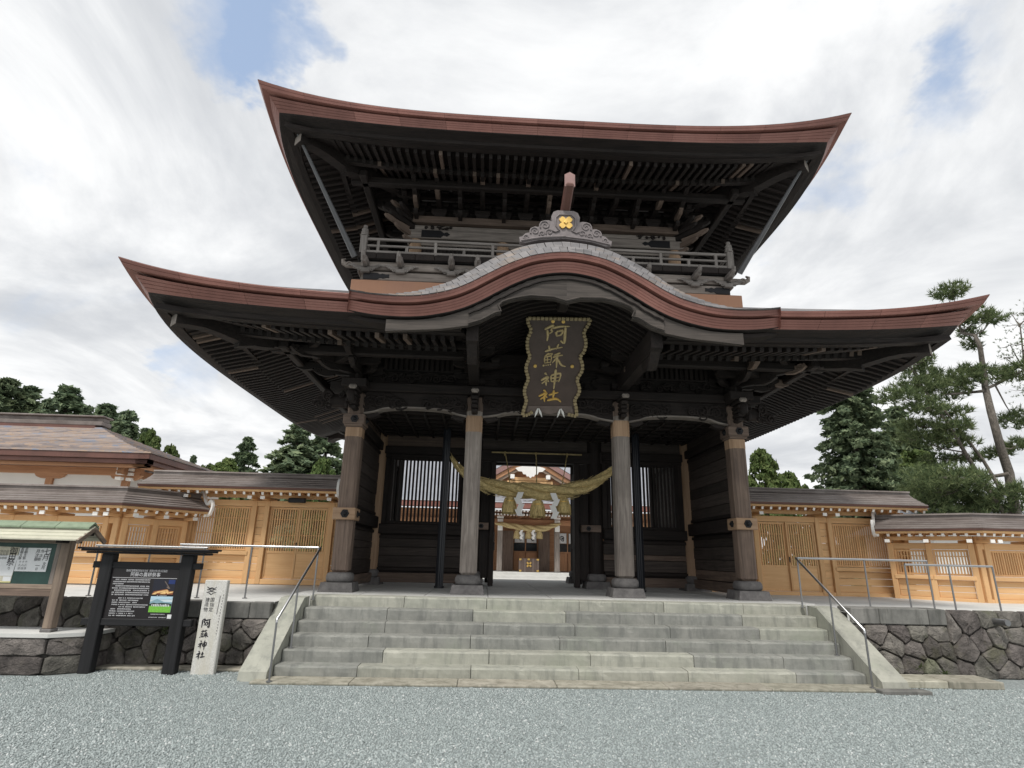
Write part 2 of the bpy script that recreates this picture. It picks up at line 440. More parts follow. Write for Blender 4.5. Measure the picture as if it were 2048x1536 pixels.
    def mesh(self, name, mat, smooth=0):
        me = bpy.data.meshes.new(name); me.from_pydata([tuple(p) for p in self.v], [], self.f)
        for m in (mat if isinstance(mat, (list, tuple)) else [mat]): me.materials.append(MATS[m])
        if smooth:
            me.polygons.foreach_set('use_smooth', [True]*len(me.polygons))
            if smooth < 180: me.set_sharp_from_angle(angle=math.radians(smooth))
        me.update(); return me
    def build(self, name, mat, parent=None, world=I4, smooth=0):
        return link(bpy.data.objects.new(name, self.mesh(name, mat, smooth)), parent, world)
def inst(name, me, parent, world):
    return link(bpy.data.objects.new(name, me), parent, world)
def T(x, y=0, z=0): return Matrix.Translation(Vector((x, y, z)) if not isinstance(x, Vector) else x)
def RZ(a): return Matrix.Rotation(a, 4, 'Z')
def SCL(x, y, z): return Matrix.Diagonal((x, y, z, 1))
def aim(p, q, up=(0, 0, 1)):
    """matrix that lays the local x axis along p->q, origin at p"""
    d, s, u, ln = frame(p, q, up)
    return Matrix(((d.x, s.x, u.x, p[0]), (d.y, s.y, u.y, p[1]), (d.z, s.z, u.z, p[2]), (0, 0, 0, 1))), ln
def lerp(a, b, t): return a+(b-a)*t
def interp(tab, x):
    if x <= tab[0][0]: return tab[0][1]
    for (a, b), (c, d) in zip(tab, tab[1:]):
        if x <= c:
            return b+(d-b)*(x-a)/(c-a)
    return tab[-1][1]
def smoothcurve(tab, n):
    """Catmull-Rom through 2-D points"""
    out = []; P = [Vector(p) for p in tab]
    for i in range(len(P)-1):
        p0, p1, p2, p3 = P[max(i-1, 0)], P[i], P[i+1], P[min(i+2, len(P)-1)]
        for k in range(n):
            t = k/n
            out.append(.5*((2*p1)+(p2-p0)*t+(2*p0-5*p1+4*p2-p3)*t*t+(3*p1-p0-3*p2+p3)*t**3))
    out.append(P[-1]); return out
def spiral(mb, c, ux, uy, r, turns=1.6, rad=.02, dirn=1, start=0.0, n=16, ns=5):
    """a carved scroll"""
    c, ux, uy = Vector(c), Vector(ux), Vector(uy); pts = []; rr = []
    for i in range(n):
        t = i/(n-1); a = start+dirn*turns*2*math.pi*t; R = r*(1-.86*t)
        pts.append(c+ux*(R*math.cos(a))+uy*(R*math.sin(a))); rr.append(rad*(1-.4*t))
    mb.tube(pts, rr, ns)

# ================================================================ ground, terrace, stairs, stone walls
P = 1.11           # top of the gate platform
RISE, TREAD, SY = .185, .318, -2.89
mb = MB(); mb.grid([[(x, y, 0) for x in (-600, -60, 60, 600)] for y in (-200, -14, 60, 900)], flip=False)
tag(mb.build('ground', 'gravel'), kind='structure')

def gravel_cloud():
    """loose crushed stone over the forecourt, a mesh of real little stones"""
    rng = np.random.default_rng(3)
    sp = .026
    xs, ys = np.meshgrid(np.arange(-13, 13, sp), np.arange(-8.3, -2.2, sp))
    x = xs.ravel()+rng.uniform(-.5, .5, xs.size)*sp; y = ys.ravel()+rng.uniform(-.5, .5, xs.size)*sp
    # only where the forecourt is open
    dist = np.hypot(x-CP.x, y-CP.y)
    keep = (y < np.where((x > -4.95) & (x < 5.3), -3.42, np.where(x < -7.4, -3.02, np.where(x > 5.3, -2.95, -2.3)))) & (np.abs(x-CP.x-.05*(y-CP.y)) < 1.15*(y-CP.y)+1.5)
    keep &= rng.uniform(0, 1, x.size) < np.clip(1.2-.035*dist, .5, 1)
    x, y = x[keep], y[keep]; n = x.size
    base = np.array([(1, 0, 0), (-.5, .87, 0), (-.5, -.87, 0), (.45, .5, .8), (-.7, .05, .7), (.3, -.65, .75)], float)
    tri = np.array([(3, 4, 5), (0, 3, 5), (0, 1, 3), (1, 4, 3), (1, 2, 4), (2, 5, 4), (2, 0, 5)])
    s = rng.uniform(.009, .0175, n); a = rng.uniform(0, 6.28, n)
    sc = np.stack([s*rng.uniform(.8, 1.35, n), s*rng.uniform(.6, 1.0, n), s*rng.uniform(.7, 1.2, n)], -1)
    v = base[None]*sc[:, None]*rng.uniform(.8, 1.2, (n, 6, 3))
    tl = rng.normal(0, .35, (n, 1))
    v[:, :, 2] += v[:, :, 0]*tl
    c, sn = np.cos(a)[:, None], np.sin(a)[:, None]
    X = v[:, :, 0]*c-v[:, :, 1]*sn+x[:, None]; Y = v[:, :, 0]*sn+v[:, :, 1]*c+y[:, None]; Z = v[:, :, 2]+.002
    V = np.stack([X, Y, Z], -1).reshape(-1, 3).astype(np.float32)
    F = (tri[None]+np.arange(n)[:, None, None]*6).reshape(-1).astype(np.int32)
    me = bpy.data.meshes.new('loose_gravel'); nf = F.size//3
    me.vertices.add(len(V)); me.vertices.foreach_set('co', V.ravel())
    me.loops.add(F.size); me.loops.foreach_set('vertex_index', F)
    me.polygons.add(nf); me.polygons.foreach_set('loop_start', np.arange(0, F.size, 3, dtype=np.int32))
    me.materials.append(MATS['gravel_stone']); me.update(calc_edges=True)
    tag(link(bpy.data.objects.new('loose_gravel', me)), 'loose grey crushed gravel covering the forecourt', 'gravel', kind='stuff')
gravel_cloud()

mb = MB()
for x0, x1, z in ((-45, -5.0, 1.05), (5.3, 45, 1.06)):
    mb.add([(x0, -1.93, z-.02), (x1, -1.93, z-.02), (x1, 3, z), (x0, 3, z), (x1, 8.6, z), (x0, 8.6, z), (x0, 8.6, .2), (x1, 8.6, .2), (x0, -1.93, .1), (x1, -1.93, .1)],
           [[0, 1, 2, 3], [3, 2, 4, 5], [5, 4, 7, 6], [8, 9, 1, 0]])
tag(mb.build('terrace', 'concrete'), kind='structure')
mb = MB(); mb.grid([[(x, y, .30) for x in (-60, 60)] for y in (8.5, 70)])
tag(mb.build('courtyard', 'paving'), kind='structure')
mb = MB(); mb.span((-5.0, -1.0, .2), (5.3, 8.6, P-.03))
plat = tag(mb.build('gate_platform', 'concrete'), kind='structure')
ny = 8; ys = [-.92+i*(8.55+.92)/ny for i in range(ny+1)]; xs = [-5.0, -3.75, -2.5, -1.25, 0, 1.25, 2.5, 3.75, 5.3]
for i in range(len(xs)-1):
    for j in range(ny):
        MB().span((xs[i]+.006, ys[j]+.006, P-.06), (xs[i+1]-.006, ys[j+1]-.006, P+RND.uniform(-.002, .002)), .006).build('paving_slab', 'paving', plat)

# --- the flight of steps, block by block
st = thing('stone_staircase', 'wide flight of six grey and buff stone steps up to the gate', 'stairs', (.15, -2.3, 0))
XL, XR = -4.57, 4.9
JO = {6: ((805, 972, 1159, 1330, 1490), 'LLLLLL'), 5: ((772, 945, 1132, 1310, 1486), 'GGLGGL'), 4: ((770, 967, 1150, 1340, 1518), 'GGGGGL'),
      3: ((739, 942, 1120, 1330, 1500), 'GGGGGG'), 2: ((770, 980, 1180, 1384, 1560), 'GLLLGG'), 1: ((722, 945, 1157, 1371, 1582), 'GLLLLG')}
def worn_block(x0, x1, y0, y1, z0, z1):
    """step stone with a foot-worn, chipped front edge"""
    n = max(4, int((x1-x0)/.09)); rows = []; sag = RND.uniform(.0, .007)
    for i in range(n+1):
        t = i/n; x = lerp(x0, x1, t); j = lambda a: RND.uniform(-a, a); w = sag*math.sin(math.pi*t); e = .012 if i in (0, n) else 0
        c = RND.uniform(.012, .03) if RND.random() < .10 else 0
        rows.append([(x, y0+.004+e, z0), (x, y0+j(.004)+e, lerp(z0, z1, .5)), (x, y0+j(.003)+c*.3+e, z1-.026-w-c*.5), (x, y0+.010+j(.004)+c*.6+e, z1-.008-w-c*.4-e*.5), (x, y0+.032+j(.006)+c, z1-w-e*.4), (x, (y0+y1)/2, z1-w*.5), (x, y1, z1), (x, y1, z0)])
    b = MB(); b.grid(rows, flip=True, close=True); m = len(rows[0]); b.add(rows[0], [list(range(m))]); b.add(rows[-1], [list(range(m))[::-1]])
    return b
for k in range(1, 7):
    y0 = SY+TREAD*(k-1); z1 = RISE*k
    px, ms = JO[k]
    xs = [XL]+[at(p, 1250, Y=y0).x for p in px]+[XR]
    for i in range(len(xs)-1):
        dy = RND.uniform(-.006, .006)
        b = worn_block(xs[i]+.005, xs[i+1]-.005, y0+dy, y0+(.40 if k < 6 else .36), z1-RISE-.03 if k > 1 else 0.0, z1+RND.uniform(-.004, .003))
        b.build('step_block', 'stone_light' if ms[i] == 'L' else 'stone_steps', st)
mb = MB(); mb.span((XL-.02, SY+.3, 0), (XR+.02, -.99, RISE*.9)); 
for k in range(2, 6): mb.span((XL-.02, SY+TREAD*k+.05, RISE*(k-1)-.05), (XR+.02, -.99, RISE*k-.02))
mb.build('step_core', 'mortar', st)
for (a, b) in zip((-4.75, -3.3, -1.7, -.2, 1.5, 3.1), (-3.3, -1.7, -.2, 1.5, 3.1, 4.95)):
    MB().span((a+.004, -3.36, 0), (b-.004, SY-.003, .035), .008).build('threshold_slab', 'curb_light', st)
MB().span((4.72, -3.52, 0), (5.5, -3.32, .06), .01).build('threshold_slab', 'stone_coping', st)
for x0, x1, yb in ((-5.0, -4.58, -3.16), (4.91, 5.33, -3.26)):
    poly = [(yb, 0), (yb+.02, .13), (-1.62, 1.085), (-1.3, 1.10), (-1.3, 0)]
    MB().extrude(poly, (x1, 0, 0), (0, 1, 0), (0, 0, 1), x1-x0).build('sloped_cheek', 'stone_light', st)

# --- rubble walls: every stone its own
def clip(poly, nx, ny, d):
    out = []; k = len(poly)
    for i in range(k):
        a, b = poly[i], poly[(i+1) % k]; da = a[0]*nx+a[1]*ny-d; db = b[0]*nx+b[1]*ny-d
        if da <= 0: out.append(a)
        if (da < 0) != (db < 0):
            t = da/(da-db); out.append((a[0]+(b[0]-a[0])*t, a[1]+(b[1]-a[1])*t))
    return out
def rubble(parent, world, x0, x1, z0, z1, cw, chh, batter, seed, mat='stone_rubble', name='stone', depth=.07):
    r = random.Random(seed); seeds = []
    rows = max(1, round((z1-z0)/chh)); 
    for j in range(rows):
        n = max(1, round((x1-x0)/cw*r.uniform(.9, 1.15)))
        for i in range(n):
            seeds.append((x0+(i+.5+r.uniform(-.3, .3)+(.25 if j % 2 else -.25))*(x1-x0)/n, z0+(j+.5+r.uniform(-.3, .3))*(z1-z0)/rows))
    for (sx, sz) in seeds:
        poly = [(x0, z0), (x1, z0), (x1, z1), (x0, z1)]
        for (tx, tz) in seeds:
            if (tx, tz) == (sx, sz) or abs(tx-sx) > cw*3.5: continue
            nx, nz = tx-sx, tz-sz; poly = clip(poly, nx, nz, (tx*tx+tz*tz-sx*sx-sz*sz)/2)
            if len(poly) < 3: break
        if len(poly) < 3: continue
        # refine the outline so that it can be rounded and made uneven
        c = (sum(p[0] for p in poly)/len(poly), sum(p[1] for p in poly)/len(poly))
        pts = []
        for i in range(len(poly)):
            a, b = poly[i], poly[(i+1) % len(poly)]
            if math.hypot(a[0]-b[0], a[1]-b[1]) < .03: continue
            pts += [(lerp(a[0], b[0], t), lerp(a[1], b[1], t)) for t in (.12, .5, .88)]
        if len(pts) < 4: continue
        size = max(math.hypot(p[0]-c[0], p[1]-c[1]) for p in pts)
        def ring(k, off, jit):
            o = []
            for p in pts:
                dx, dz = p[0]-c[0], p[1]-c[1]; ln = math.hypot(dx, dz)
                f = max(.1, (ln-k)/ln); z = c[1]+dz*f+r.uniform(-jit, jit)
                x = c[0]+dx*f+r.uniform(-jit, jit)
                o.append(Vector((x, -off+r.uniform(-jit, jit)*.5+(z-z0)*batter, z)))
            return o
        g = r.uniform(.6, 1.25); n = len(pts)
        rings = [ring(.004, -.08, .0), ring(.005, depth*.3*g, .004), ring(.022, depth*.85*g, .010), ring(size*.5, depth*1.15*g, .022)]
        vs = [v for q in rings for v in q]; vs.append(Vector((c[0], -depth*1.15*g+(c[1]-z0)*batter, c[1])))
        fs = []
        for q in range(3):
            for i in range(n):
                j = (i+1) % n; fs.append([q*n+i, q*n+j, (q+1)*n+j, (q+1)*n+i])
        for i in range(n): fs.append([3*n+i, 3*n+(i+1) % n, 4*n])
        MB().add(vs, fs).build(name, mat, parent, world, smooth=28)
def coursed(parent, world, x0, x1, z0, z1, lens, y0, y1, mat, name='coping_block', seed=1, ch=.012):
    r = random.Random(seed); x = x0; i = 0
    while x < x1-.05:
        e = min(x1, x+lens[i % len(lens)]*r.uniform(.85, 1.15)); i += 1
        if x1-e < .25: e = x1
        MB().span((x+.004, y0+r.uniform(-.008, .008), z0+.004), (e-.004, y1, z1+r.uniform(-.008, .004)), ch).build(name, mat, parent, world)
        x = e
w1 = thing('stone_retaining_wall', 'rubble retaining wall behind the black framed sign and stone pillar', 'stone wall', (-9, -2.1, 0))
M1, ln = aim((-17, -2.16, 0), (-5.0, -2.16, 0))
MB().span((0, .17, 0), (ln, .3, 1.0)).build('wall_core', 'mortar', w1, M1)
rubble(w1, M1, 0, ln-1.75, 0.0, 1.06, .42, .27, .13, 5)
rubble(w1, M1, ln-1.75, ln, 0.06, .76, .34, .235, .13, 6)
coursed(w1, M1, ln-1.75, ln, .765, 1.035, (.62, .8), .05, .45, 'stone_coping', seed=3)
coursed(w1, M1, ln-4.6, ln-.05, 0, .05, (.9, 1.2), -.32, 0.02, 'curb_light', name='kerb_stone', seed=8)
w2 = thing('stone_retaining_wall', 'rubble retaining wall with round drain pipe below the double steel railing', 'stone wall', (8, -2.0, 0))
M2, ln2 = aim((5.33, -2.06, 0), (15, -2.3, 0))
MB().span((0, .17, 0), (ln2, .4, 1.06)).build('wall_core', 'mortar', w2, M2)
rubble(w2, M2, 0, 1.75, .05, .85, .36, .25, .13, 15)
rubble(w2, M2, 1.75, ln2, 0.0, 1.12, .40, .26, .13, 16)
coursed(w2, M2, 0, 1.75, .855, 1.125, (.5, .8, .6), .05, .5, 'stone_coping', seed=5)
coursed(w2, M2, .05, 1.75, 0, .12, (.8, .9), -.95, -.35, 'curb_light', name='kerb_stone', seed=9)
mb = MB(); q = at(1992, 1243, Y=-2.1)
mb.tube([(q.x, -2.35, q.z), (q.x, -1.9, q.z)], .055, 14); mb.build('drain_pipe', 'steel_dark', w2, smooth=40)

# --- plinth of the notice board
pl = thing('stone_plinth', 'low dark stone plinth with pale top carrying the notice board', 'plinth', (-9, -2.6, 0))
MB().extrude([(-14, -3.0), (-8.0, -2.99), (-7.5, -2.66), (-7.5, -2.1), (-14, -2.1)], (0, 0, .585), (1, 0, 0), (0, 1, 0), .055).build('plinth_top', 'concrete', pl)
MB().extrude([(-14, -2.93), (-8.03, -2.92), (-7.56, -2.6), (-7.56, -2.1), (-14, -2.1)], (0, 0, .53), (1, 0, 0), (0, 1, 0), .52).build('plinth_core', 'mortar', pl)
Ma, la = aim((-14, -2.96, 0), (-8.02, -2.95, 0)); Mb_, lb = aim((-8.0, -2.95, 0), (-7.52, -2.63, 0)); Mc, lc = aim((-7.52, -2.62, 0), (-7.52, -2.2, 0))
for M, l, s in ((Ma, la, 1), (Mb_, lb, 2), (Mc, lc, 4)):
    rubble(pl, M, 0, l, 0, .27, .62, .27, .02, s+20, depth=.03, name='plinth_block'); rubble(pl, M, 0, l, .27, .53, .55, .26, .02, s+30, depth=.03, name='plinth_block')

# ================================================================ the two-storey gate
gate = thing('shrine_gate', 'dark timber two-storey shrine gate with red-brown sweeping eaves above the stone steps', 'gate', (0, 3.236, P))
BX, AX, YM, YB = 4.354, 1.68, 3.236, 6.472
D, G, B_, PT = 'gate_dark_', 'gate_grey_', 'gate_brown_', 'gate_patch_'

def hexnail(parent, p, nrm, r=.095):
    p, nrm = Vector(p), Vector(nrm); mb = MB()
    mb.tube([p, p+nrm*.02], [r, r*.92], 6); mb.tube([p+nrm*.018, p+nrm*.05, p+nrm*.065], [r*.55, r*.45, r*.15], 8)
    return mb.build('nail_cover', 'iron_black', parent)
def column_base(col, x, y, s=1.0):
    prof = [(.24*s, 1.49), (.29*s, 1.475), (.318*s, 1.43), (.325*s, 1.38), (.315*s, 1.33), (.285*s, 1.295)][::-1]
    MB().lathe(prof, (x, y, 0), 28, sq=3.4).build('base_stone', 'stone_base', col, smooth=60)
    b = MB(); h0, h1 = .415*s, .375*s
    b.grid([[(x+q*h, y+r*h, z) for q, r in ((-1, -1), (1, -1), (1, 1), (-1, 1))] for h, z in ((h0, P-.01), (h0, P+.02), (h1, P+.185))], close=True)
    b.add([(x-h1, y-h1, P+.185), (x+h1, y-h1, P+.185), (x+h1, y+h1, P+.185), (x-h1, y+h1, P+.185)], [[0, 1, 2, 3]])
    b.build('plinth_stone', 'stone_base', col)
def front_column(x, outer):
    w = .365
    z0 = 1.485; zt = 5.3
    b = MB(); b.span((x-w/2, -w/2, z0), (x+w/2, w/2, zt), .055)
    c = b.build('column', (B_ if outer else G)+'z', gate)
    p0, p1 = (4.31, 4.62) if outer else (4.50, 4.97)
    b = MB(); b.span((x-w/2-.004, -w/2-.004, p0), (x+w/2+.004, w/2+.004, p1), .055); b.build('new_wood_patch', PT+'z', c)
    MB().span((x-w/2-.003, -w/2-.003, 4.98), (x+w/2+.003, w/2, 5.38), .05).build('new_wood_patch', B_+'z', c)
    column_base(c, x, 0, .84)
    if outer:
        s = -1 if x < 0 else 1
        for zc, h, mt in ((2.68, .25, PT), (4.745, .225, B_)):
            b = MB(); b.span((x-.235, -.27, zc-h/2), (x+.235, .23, zc+h/2), .012)
            if zc > 4: b.span((x-.205, -.235, zc-h/2-.05), (x+.205, .21, zc-h/2+.002), .01)
            n = b.build('clamp_block', mt+'x', c)
            hexnail(n, (x+.02, -.27, zc), (0, -1, 0)); hexnail(n, (x-s*.235, -.04, zc), (-s, 0, 0), .08)
    return c
for x in (-BX, -AX, AX, BX): front_column(x, abs(x) > 3)
for y in (YM, YB):
    for x in (-BX, -AX, AX, BX):
        out = abs(x) > 3
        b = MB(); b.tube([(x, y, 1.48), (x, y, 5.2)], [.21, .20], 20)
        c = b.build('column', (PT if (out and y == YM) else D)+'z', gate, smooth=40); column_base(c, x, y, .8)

# --- planked side walls and the lattice bays
def planks(p, q, z0, z1, n, th, mat, seed, parent=gate, name='wall_plank'):
    r = random.Random(seed); zs = [z0+(z1-z0)*i/n+(r.uniform(-.06, .06) if 0 < i < n else 0) for i in range(n+1)]
    d = (Vector(q)-Vector(p)).normalized(); s = Vector((-d.y, d.x, 0))
    for i in range(n):
        off = s*r.uniform(-.012, .012); zc = (zs[i]+zs[i+1])/2
        b = MB(); b.beam(Vector((p[0], p[1], zc))+off, Vector((q[0], q[1], zc))+off, th, zs[i+1]-zs[i]-.012, .008)
        b.build(name, ('gate_plank_' if r.random() > .15 else B_)+('y' if abs(d.y) > .5 else 'x'), parent)
for s in (-1, 1):
    for (ya, yb) in ((.2, YM-.18), (YM+.18, YB-.2)):
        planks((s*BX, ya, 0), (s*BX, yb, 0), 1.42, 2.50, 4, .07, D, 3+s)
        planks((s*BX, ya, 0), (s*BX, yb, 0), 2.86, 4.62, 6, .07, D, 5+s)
        for z, h, w, mt in ((1.30, .22, .22, B_), (2.68, .30, .30, D), (4.74, .22, .24, D), (2.90, .08, .14, D), (4.55, .09, .13, D), (2.45, .08, .14, D)):
            MB().beam((s*BX, ya-.02, z), (s*BX, yb+.02, z), w, h, .012).build('tie_beam', mt+'y', gate)
        planks((s*BX, ya, 0), (s*BX, yb, 0), 4.86, 5.3, 2, .07, D, 9+s)
        MB().span((s*BX-.015, ya, 1.3), (s*BX+.015, yb, 5.3)).build('wall_backing', D+'y', gate)
    # lattice window of the side bay
    xa, xb = s*2.02, s*4.02; x0, x1 = min(xa, xb), max(xa, xb)
    for z, h, w, mt in ((1.29, .24, .22, B_), (1.50, .09, .16, D), (2.53, .26, .26, D), (2.32, .08, .16, D), (4.66, .22, .24, D), (4.50, .10, .16, D)):
        MB().beam((s*1.9, YM, z), (s*(BX-.15), YM, z), w, h, .012).build('tie_beam', mt+'x', gate)
    planks((s*1.88, YM, 0), (s*4.2, YM, 0), 1.55, 2.29, 3, .07, D, 21+s)
    planks((s*1.88, YM, 0), (s*4.2, YM, 0), 4.77, 5.3, 2, .07, D, 23+s)
    MB().span((s*1.9, YM-.012, 1.3), (s*4.3, YM+.012, 2.4)).build('wall_backing', D+'x', gate)
    win = MB().span((x0, YM-.09, 2.66), (x0+.1, YM+.05, 4.46), .01).span((x1-.1, YM-.09, 2.66), (x1, YM+.05, 4.46), .01).span((x0+.1, YM-.085, 2.66), (x1-.1, YM+.045, 2.74), .01).span((x0+.1, YM-.085, 4.39), (x1-.1, YM+.045, 4.46), .01).build('lattice_window', D+'z', gate)
    bm = MB().span((-.026, -.03, 2.74), (.026, .03, 4.39), .006).mesh('lattice_bar', D+'z')
    n = 18
    for i in range(n): inst('lattice_bar', bm, win, T(x0+.1+(x1-x0-.2)*(i+.5)/n, YM-.02, 0))
    for xx in (s*1.95, s*4.09):
        MB().span((xx-.07, YM-.06, 2.66), (xx+.07, YM+.06, 4.55), .01).build('wall_stud', D+'z', gate)
    # door jambs, wing panels and open door leaves of the middle passage
    MB().span((s*1.42-.27, YM-.05, 1.32), (s*1.42+.27, YM+.05, 4.4), .008).build('wing_panel', D+'z', gate)
    MB().span((s*1.16-.07, YM-.14, P+.02), (s*1.16+.07, YM+.14, 4.42), .012).build('door_jamb', D+'z', gate)
    b = MB(); b.span((s*1.52-.27, YM-.28, 2.56), (s*1.52+.27, YM-.06, 2.74), .01); q = b.build('clamp_block', B_+'x', gate); hexnail(q, (s*1.45, YM-.28, 2.65), (0, -1, 0), .07)
    lf = MB().span((s*1.27-.04, YM+.16, 1.2), (s*1.27+.04, YM+1.25, 4.3), .006).build('door_leaf', D+'z', gate)
    for z in (1.4, 2.2, 3.1, 4.1): MB().span((s*1.22-.015, YM+.2, z-.06), (s*1.22+.015, YM+1.2, z+.06), .005).build('door_rail', D+'y', lf)
MB().span((-1.9, YM-.15, 4.42), (1.9, YM+.15, 4.74), .012).build('lintel', D+'x', gate)
planks((-1.6, YM, 0), (1.6, YM, 0), 4.75, 5.3, 2, .07, D, 33)
MB().span((-1.5, YB-.12, 4.83), (1.5, YB+.12, 5.2), .012).build('lintel', D+'x', gate)
for s in (-1, 1): MB().span((s*1.95-.27, YB-.1, 4.65), (s*1.95+.4, YB+.1, 5.15), .012).build('lintel_bracket', D+'x', gate)
# coffered ceiling
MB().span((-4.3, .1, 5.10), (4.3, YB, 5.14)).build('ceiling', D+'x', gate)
for i in range(20): x = -4.2+i*8.4/19; MB().span((x-.03, .2, 5.02), (x+.03, YM-.1, 5.10), .005).build('ceiling_bar', D+'y', gate)
for j in range(7): y = .35+j*.44; MB().span((-4.2, y-.025, 5.04), (4.2, y+.025, 5.098), .005).build('ceiling_batten', D+'x', gate)

# --- carved head beams, wall plate, cloud frieze
def clouds(parent, x0, x1, z0, z1, y, n, seed, mat=D+'x', rad=.026, name='cloud_carving'):
    r = random.Random(seed); b = MB(); h = z1-z0
    for i in range(n):
        x = lerp(x0, x1, (i+.5)/n)+r.uniform(-.04, .04); rr = h*r.uniform(.22, .46)
        spiral(b, (x, y-r.uniform(0, .03), lerp(z0+rr*.8, z1-rr*.8, r.random())), (1, 0, 0), (0, 0, 1), rr, r.uniform(1.2, 1.8), rad*r.uniform(.8, 1.2), r.choice((-1, 1)), r.uniform(0, 6.28))
    for i in range(n//2):
        x = lerp(x0, x1, r.random()); z = lerp(z0+.03, z1-.03, r.random()); l = r.uniform(.1, .22)
        b.tube([(x-l, y, z), (x-l*.3, y-.03, z+.04*r.choice((-1, 1))), (x+l*.4, y-.03, z), (x+l, y, z+.03)], [.008, rad, rad, .006], 5)
    return b.build(name, mat, parent, smooth=60)
cols = (-BX, -AX, AX, BX)
for i in range(3):
    x0, x1 = cols[i]+.18, cols[i+1]-.18; m = (x0+x1)/2; w = x1-x0
    bot = smoothcurve([(x0, 4.90), (x0+.1*w, 4.945), (x0+.22*w, 5.03), (m, 5.06), (x1-.22*w, 5.03), (x1-.1*w, 4.945), (x1, 4.90)], 4)
    poly = [(x1, 5.40), (x0, 5.40)]+[(p.x, p.y) for p in bot]
    hb = MB().extrude(poly, (0, -.13, 0), (1, 0, 0), (0, 0, 1), .26).build('carved_head_beam', D+'x', gate)
    mold = MB(); mold.grid([[(p.x, y, p.y+dz) for p in bot] for y, dz in ((-.135, .028), (-.165, .022), (-.165, -.012), (-.13, -.016), (.1, -.014))]); mold.build('lit_edge_strip', G+'x', hb)  # paler strip: light along the beam's lower edge put into its colour
    clouds(hb, x0+.05, x0+w*.40, 5.0, 5.38, -.14, 11, 40+i); clouds(hb, x1-w*.40, x1-.05, 5.0, 5.38, -.14, 11, 50+i)
    for s, xx in ((1, x0), (-1, x1)):
        b = MB(); b.extrude([(0, 0), (s*.10, -.09), (s*.26, -.05), (s*.36, 0), (s*.30, .05), (s*.18, .03), (s*.06, .08)], (xx, -.09, 4.89), (1, 0, 0), (0, 0, 1), .18); b.build('carved_strut', D+'x', hb)
    # board between the brackets, slats, cloud frieze
    MB().span((x0-.3, .02, 5.6), (x1+.3, .10, 6.75)).build('frieze_board', D+'x', gate)
    clouds(gate, x0+.28, x1-.28, 5.66, 5.94, -.02, 9, 60+i, rad=.032, name='cloud_frieze')
    if i != 1:
        sm = MB().span((-.04, -.035, 6.0), (.04, .03, 6.36), .008).mesh('slat', D+'z')
        for k in range(14): inst('slat', sm, gate, T(lerp(x0+.32, x1-.32, (k+.5)/14), -.02, 0))
    MB().span((x0-.05, -.06, 5.955), (x1+.05, .06, 6.0), .008).build('frieze_rail', D+'x', gate)
MB().span((-4.95, -.27, 5.405), (4.95, .27, 5.60), .015).build('wall_plate', D+'x', gate)
for s in (-1, 1): MB().span((s*BX-.27, -.6, 5.41), (s*BX+.27, YB+.6, 5.598), .015).build('wall_plate', D+'y', gate)
for x in cols:
    b = MB()
    for k, (z, ww, l) in enumerate(((4.98, .10, .34), (5.075, .12, .40), (5.17, .115, .38), (5.265, .125, .43), (5.37, .15, .52))):
        b.box((x, -.13-l/2, z), (ww*1.35, l, .085), .022)
    n = b.build('beam_nose', D+'y', gate); MB().box((x, -.13-.5, 5.385), (.17, .10, .10), .03).build('nose_tip', G+'y', n)
for s in (-1, 1):
    b = MB(); r = random.Random(5)
    b.beam((s*4.5, -.0, 5.2), (s*5.0, 0, 5.2), .2, .3, .05)
    for k in range(9): spiral(b, (s*r.uniform(4.65, 5.2), -.12-r.uniform(0, .05), r.uniform(4.95, 5.38)), (1, 0, 0), (0, 0, 1), r.uniform(.06, .13), 1.4, .03, s, r.uniform(0, 6))
    b.build('carved_nose', D+'x', gate, smooth=50)
    b = MB(); b.beam((s*4.4, -.05, 5.2), (s*4.4, -.6, 5.2), .18, .3, .05)
    for k in range(5): spiral(b, (s*4.48, -r.uniform(.2, .6), r.uniform(5.0, 5.35)), (0, 1, 0), (0, 0, 1), r.uniform(.06, .12), 1.4, .03, s, r.uniform(0, 6))
    b.build('carved_nose', D+'y', gate, smooth=50)

# --- bracket sets
def hijiki(L_, h, w):
    """bracket arm with boat-shaped underside, along x, centred, top at z=0"""
    a = L_/2; pts = [(-a, 0), (-a, -h*.45), (-a*.86, -h*.8), (-a*.6, -h), (a*.6, -h), (a*.86, -h*.8), (a, -h*.45), (a, 0)]
    return MB().extrude(pts, (0, -w/2, 0), (1, 0, 0), (0, 0, 1), w)
def masu(s, h):
    b = MB(); a = s/2; c = a*.68
    b.grid([[(x*q, y*q, z) for x, y in ((-1, -1), (1, -1), (1, 1), (-1, 1))] for q, z in ((c, 0), (c*1.08, h*.18), (a, h*.45), (a, h))], close=True)
    b.add([(-a, -a, h), (a, -a, h), (a, a, h), (-a, a, h)], [[0, 1, 2, 3]]); b.add([(-c, -c, 0), (c, -c, 0), (c, c, 0), (-c, c, 0)], [[3, 2, 1, 0]])
    return b
ARM = hijiki(1.05, .13, .13).mesh('bracket_arm', D+'x'); ARMS = hijiki(.8, .12, .12).mesh('bracket_arm', D+'x')
MASU = masu(.2, .09).mesh('bearing_block', D+'x'); DAI = masu(.40, .2).mesh('bracket', D+'x')
def cloudnose(l=.5, mt=D+'x'):
    b = MB(); b.extrude([(0, -.07), (l*.4, -.10), (l*.75, -.05), (l, .03), (l*.92, .10), (l*.7, .07), (0, .09)], (0, -.055, 0), (1, 0, 0), (0, 0, 1), .11)
    for s in (-1, 1): spiral(b, (l*.72, s*.06, .02), (1, 0, 0), (0, 0, 1), .075, 1.3, .02, 1, .5)
    return b.mesh('bracket_nose', mt, 50)
NOSE = cloudnose(); NOSEG = cloudnose(.46, B_+'x')
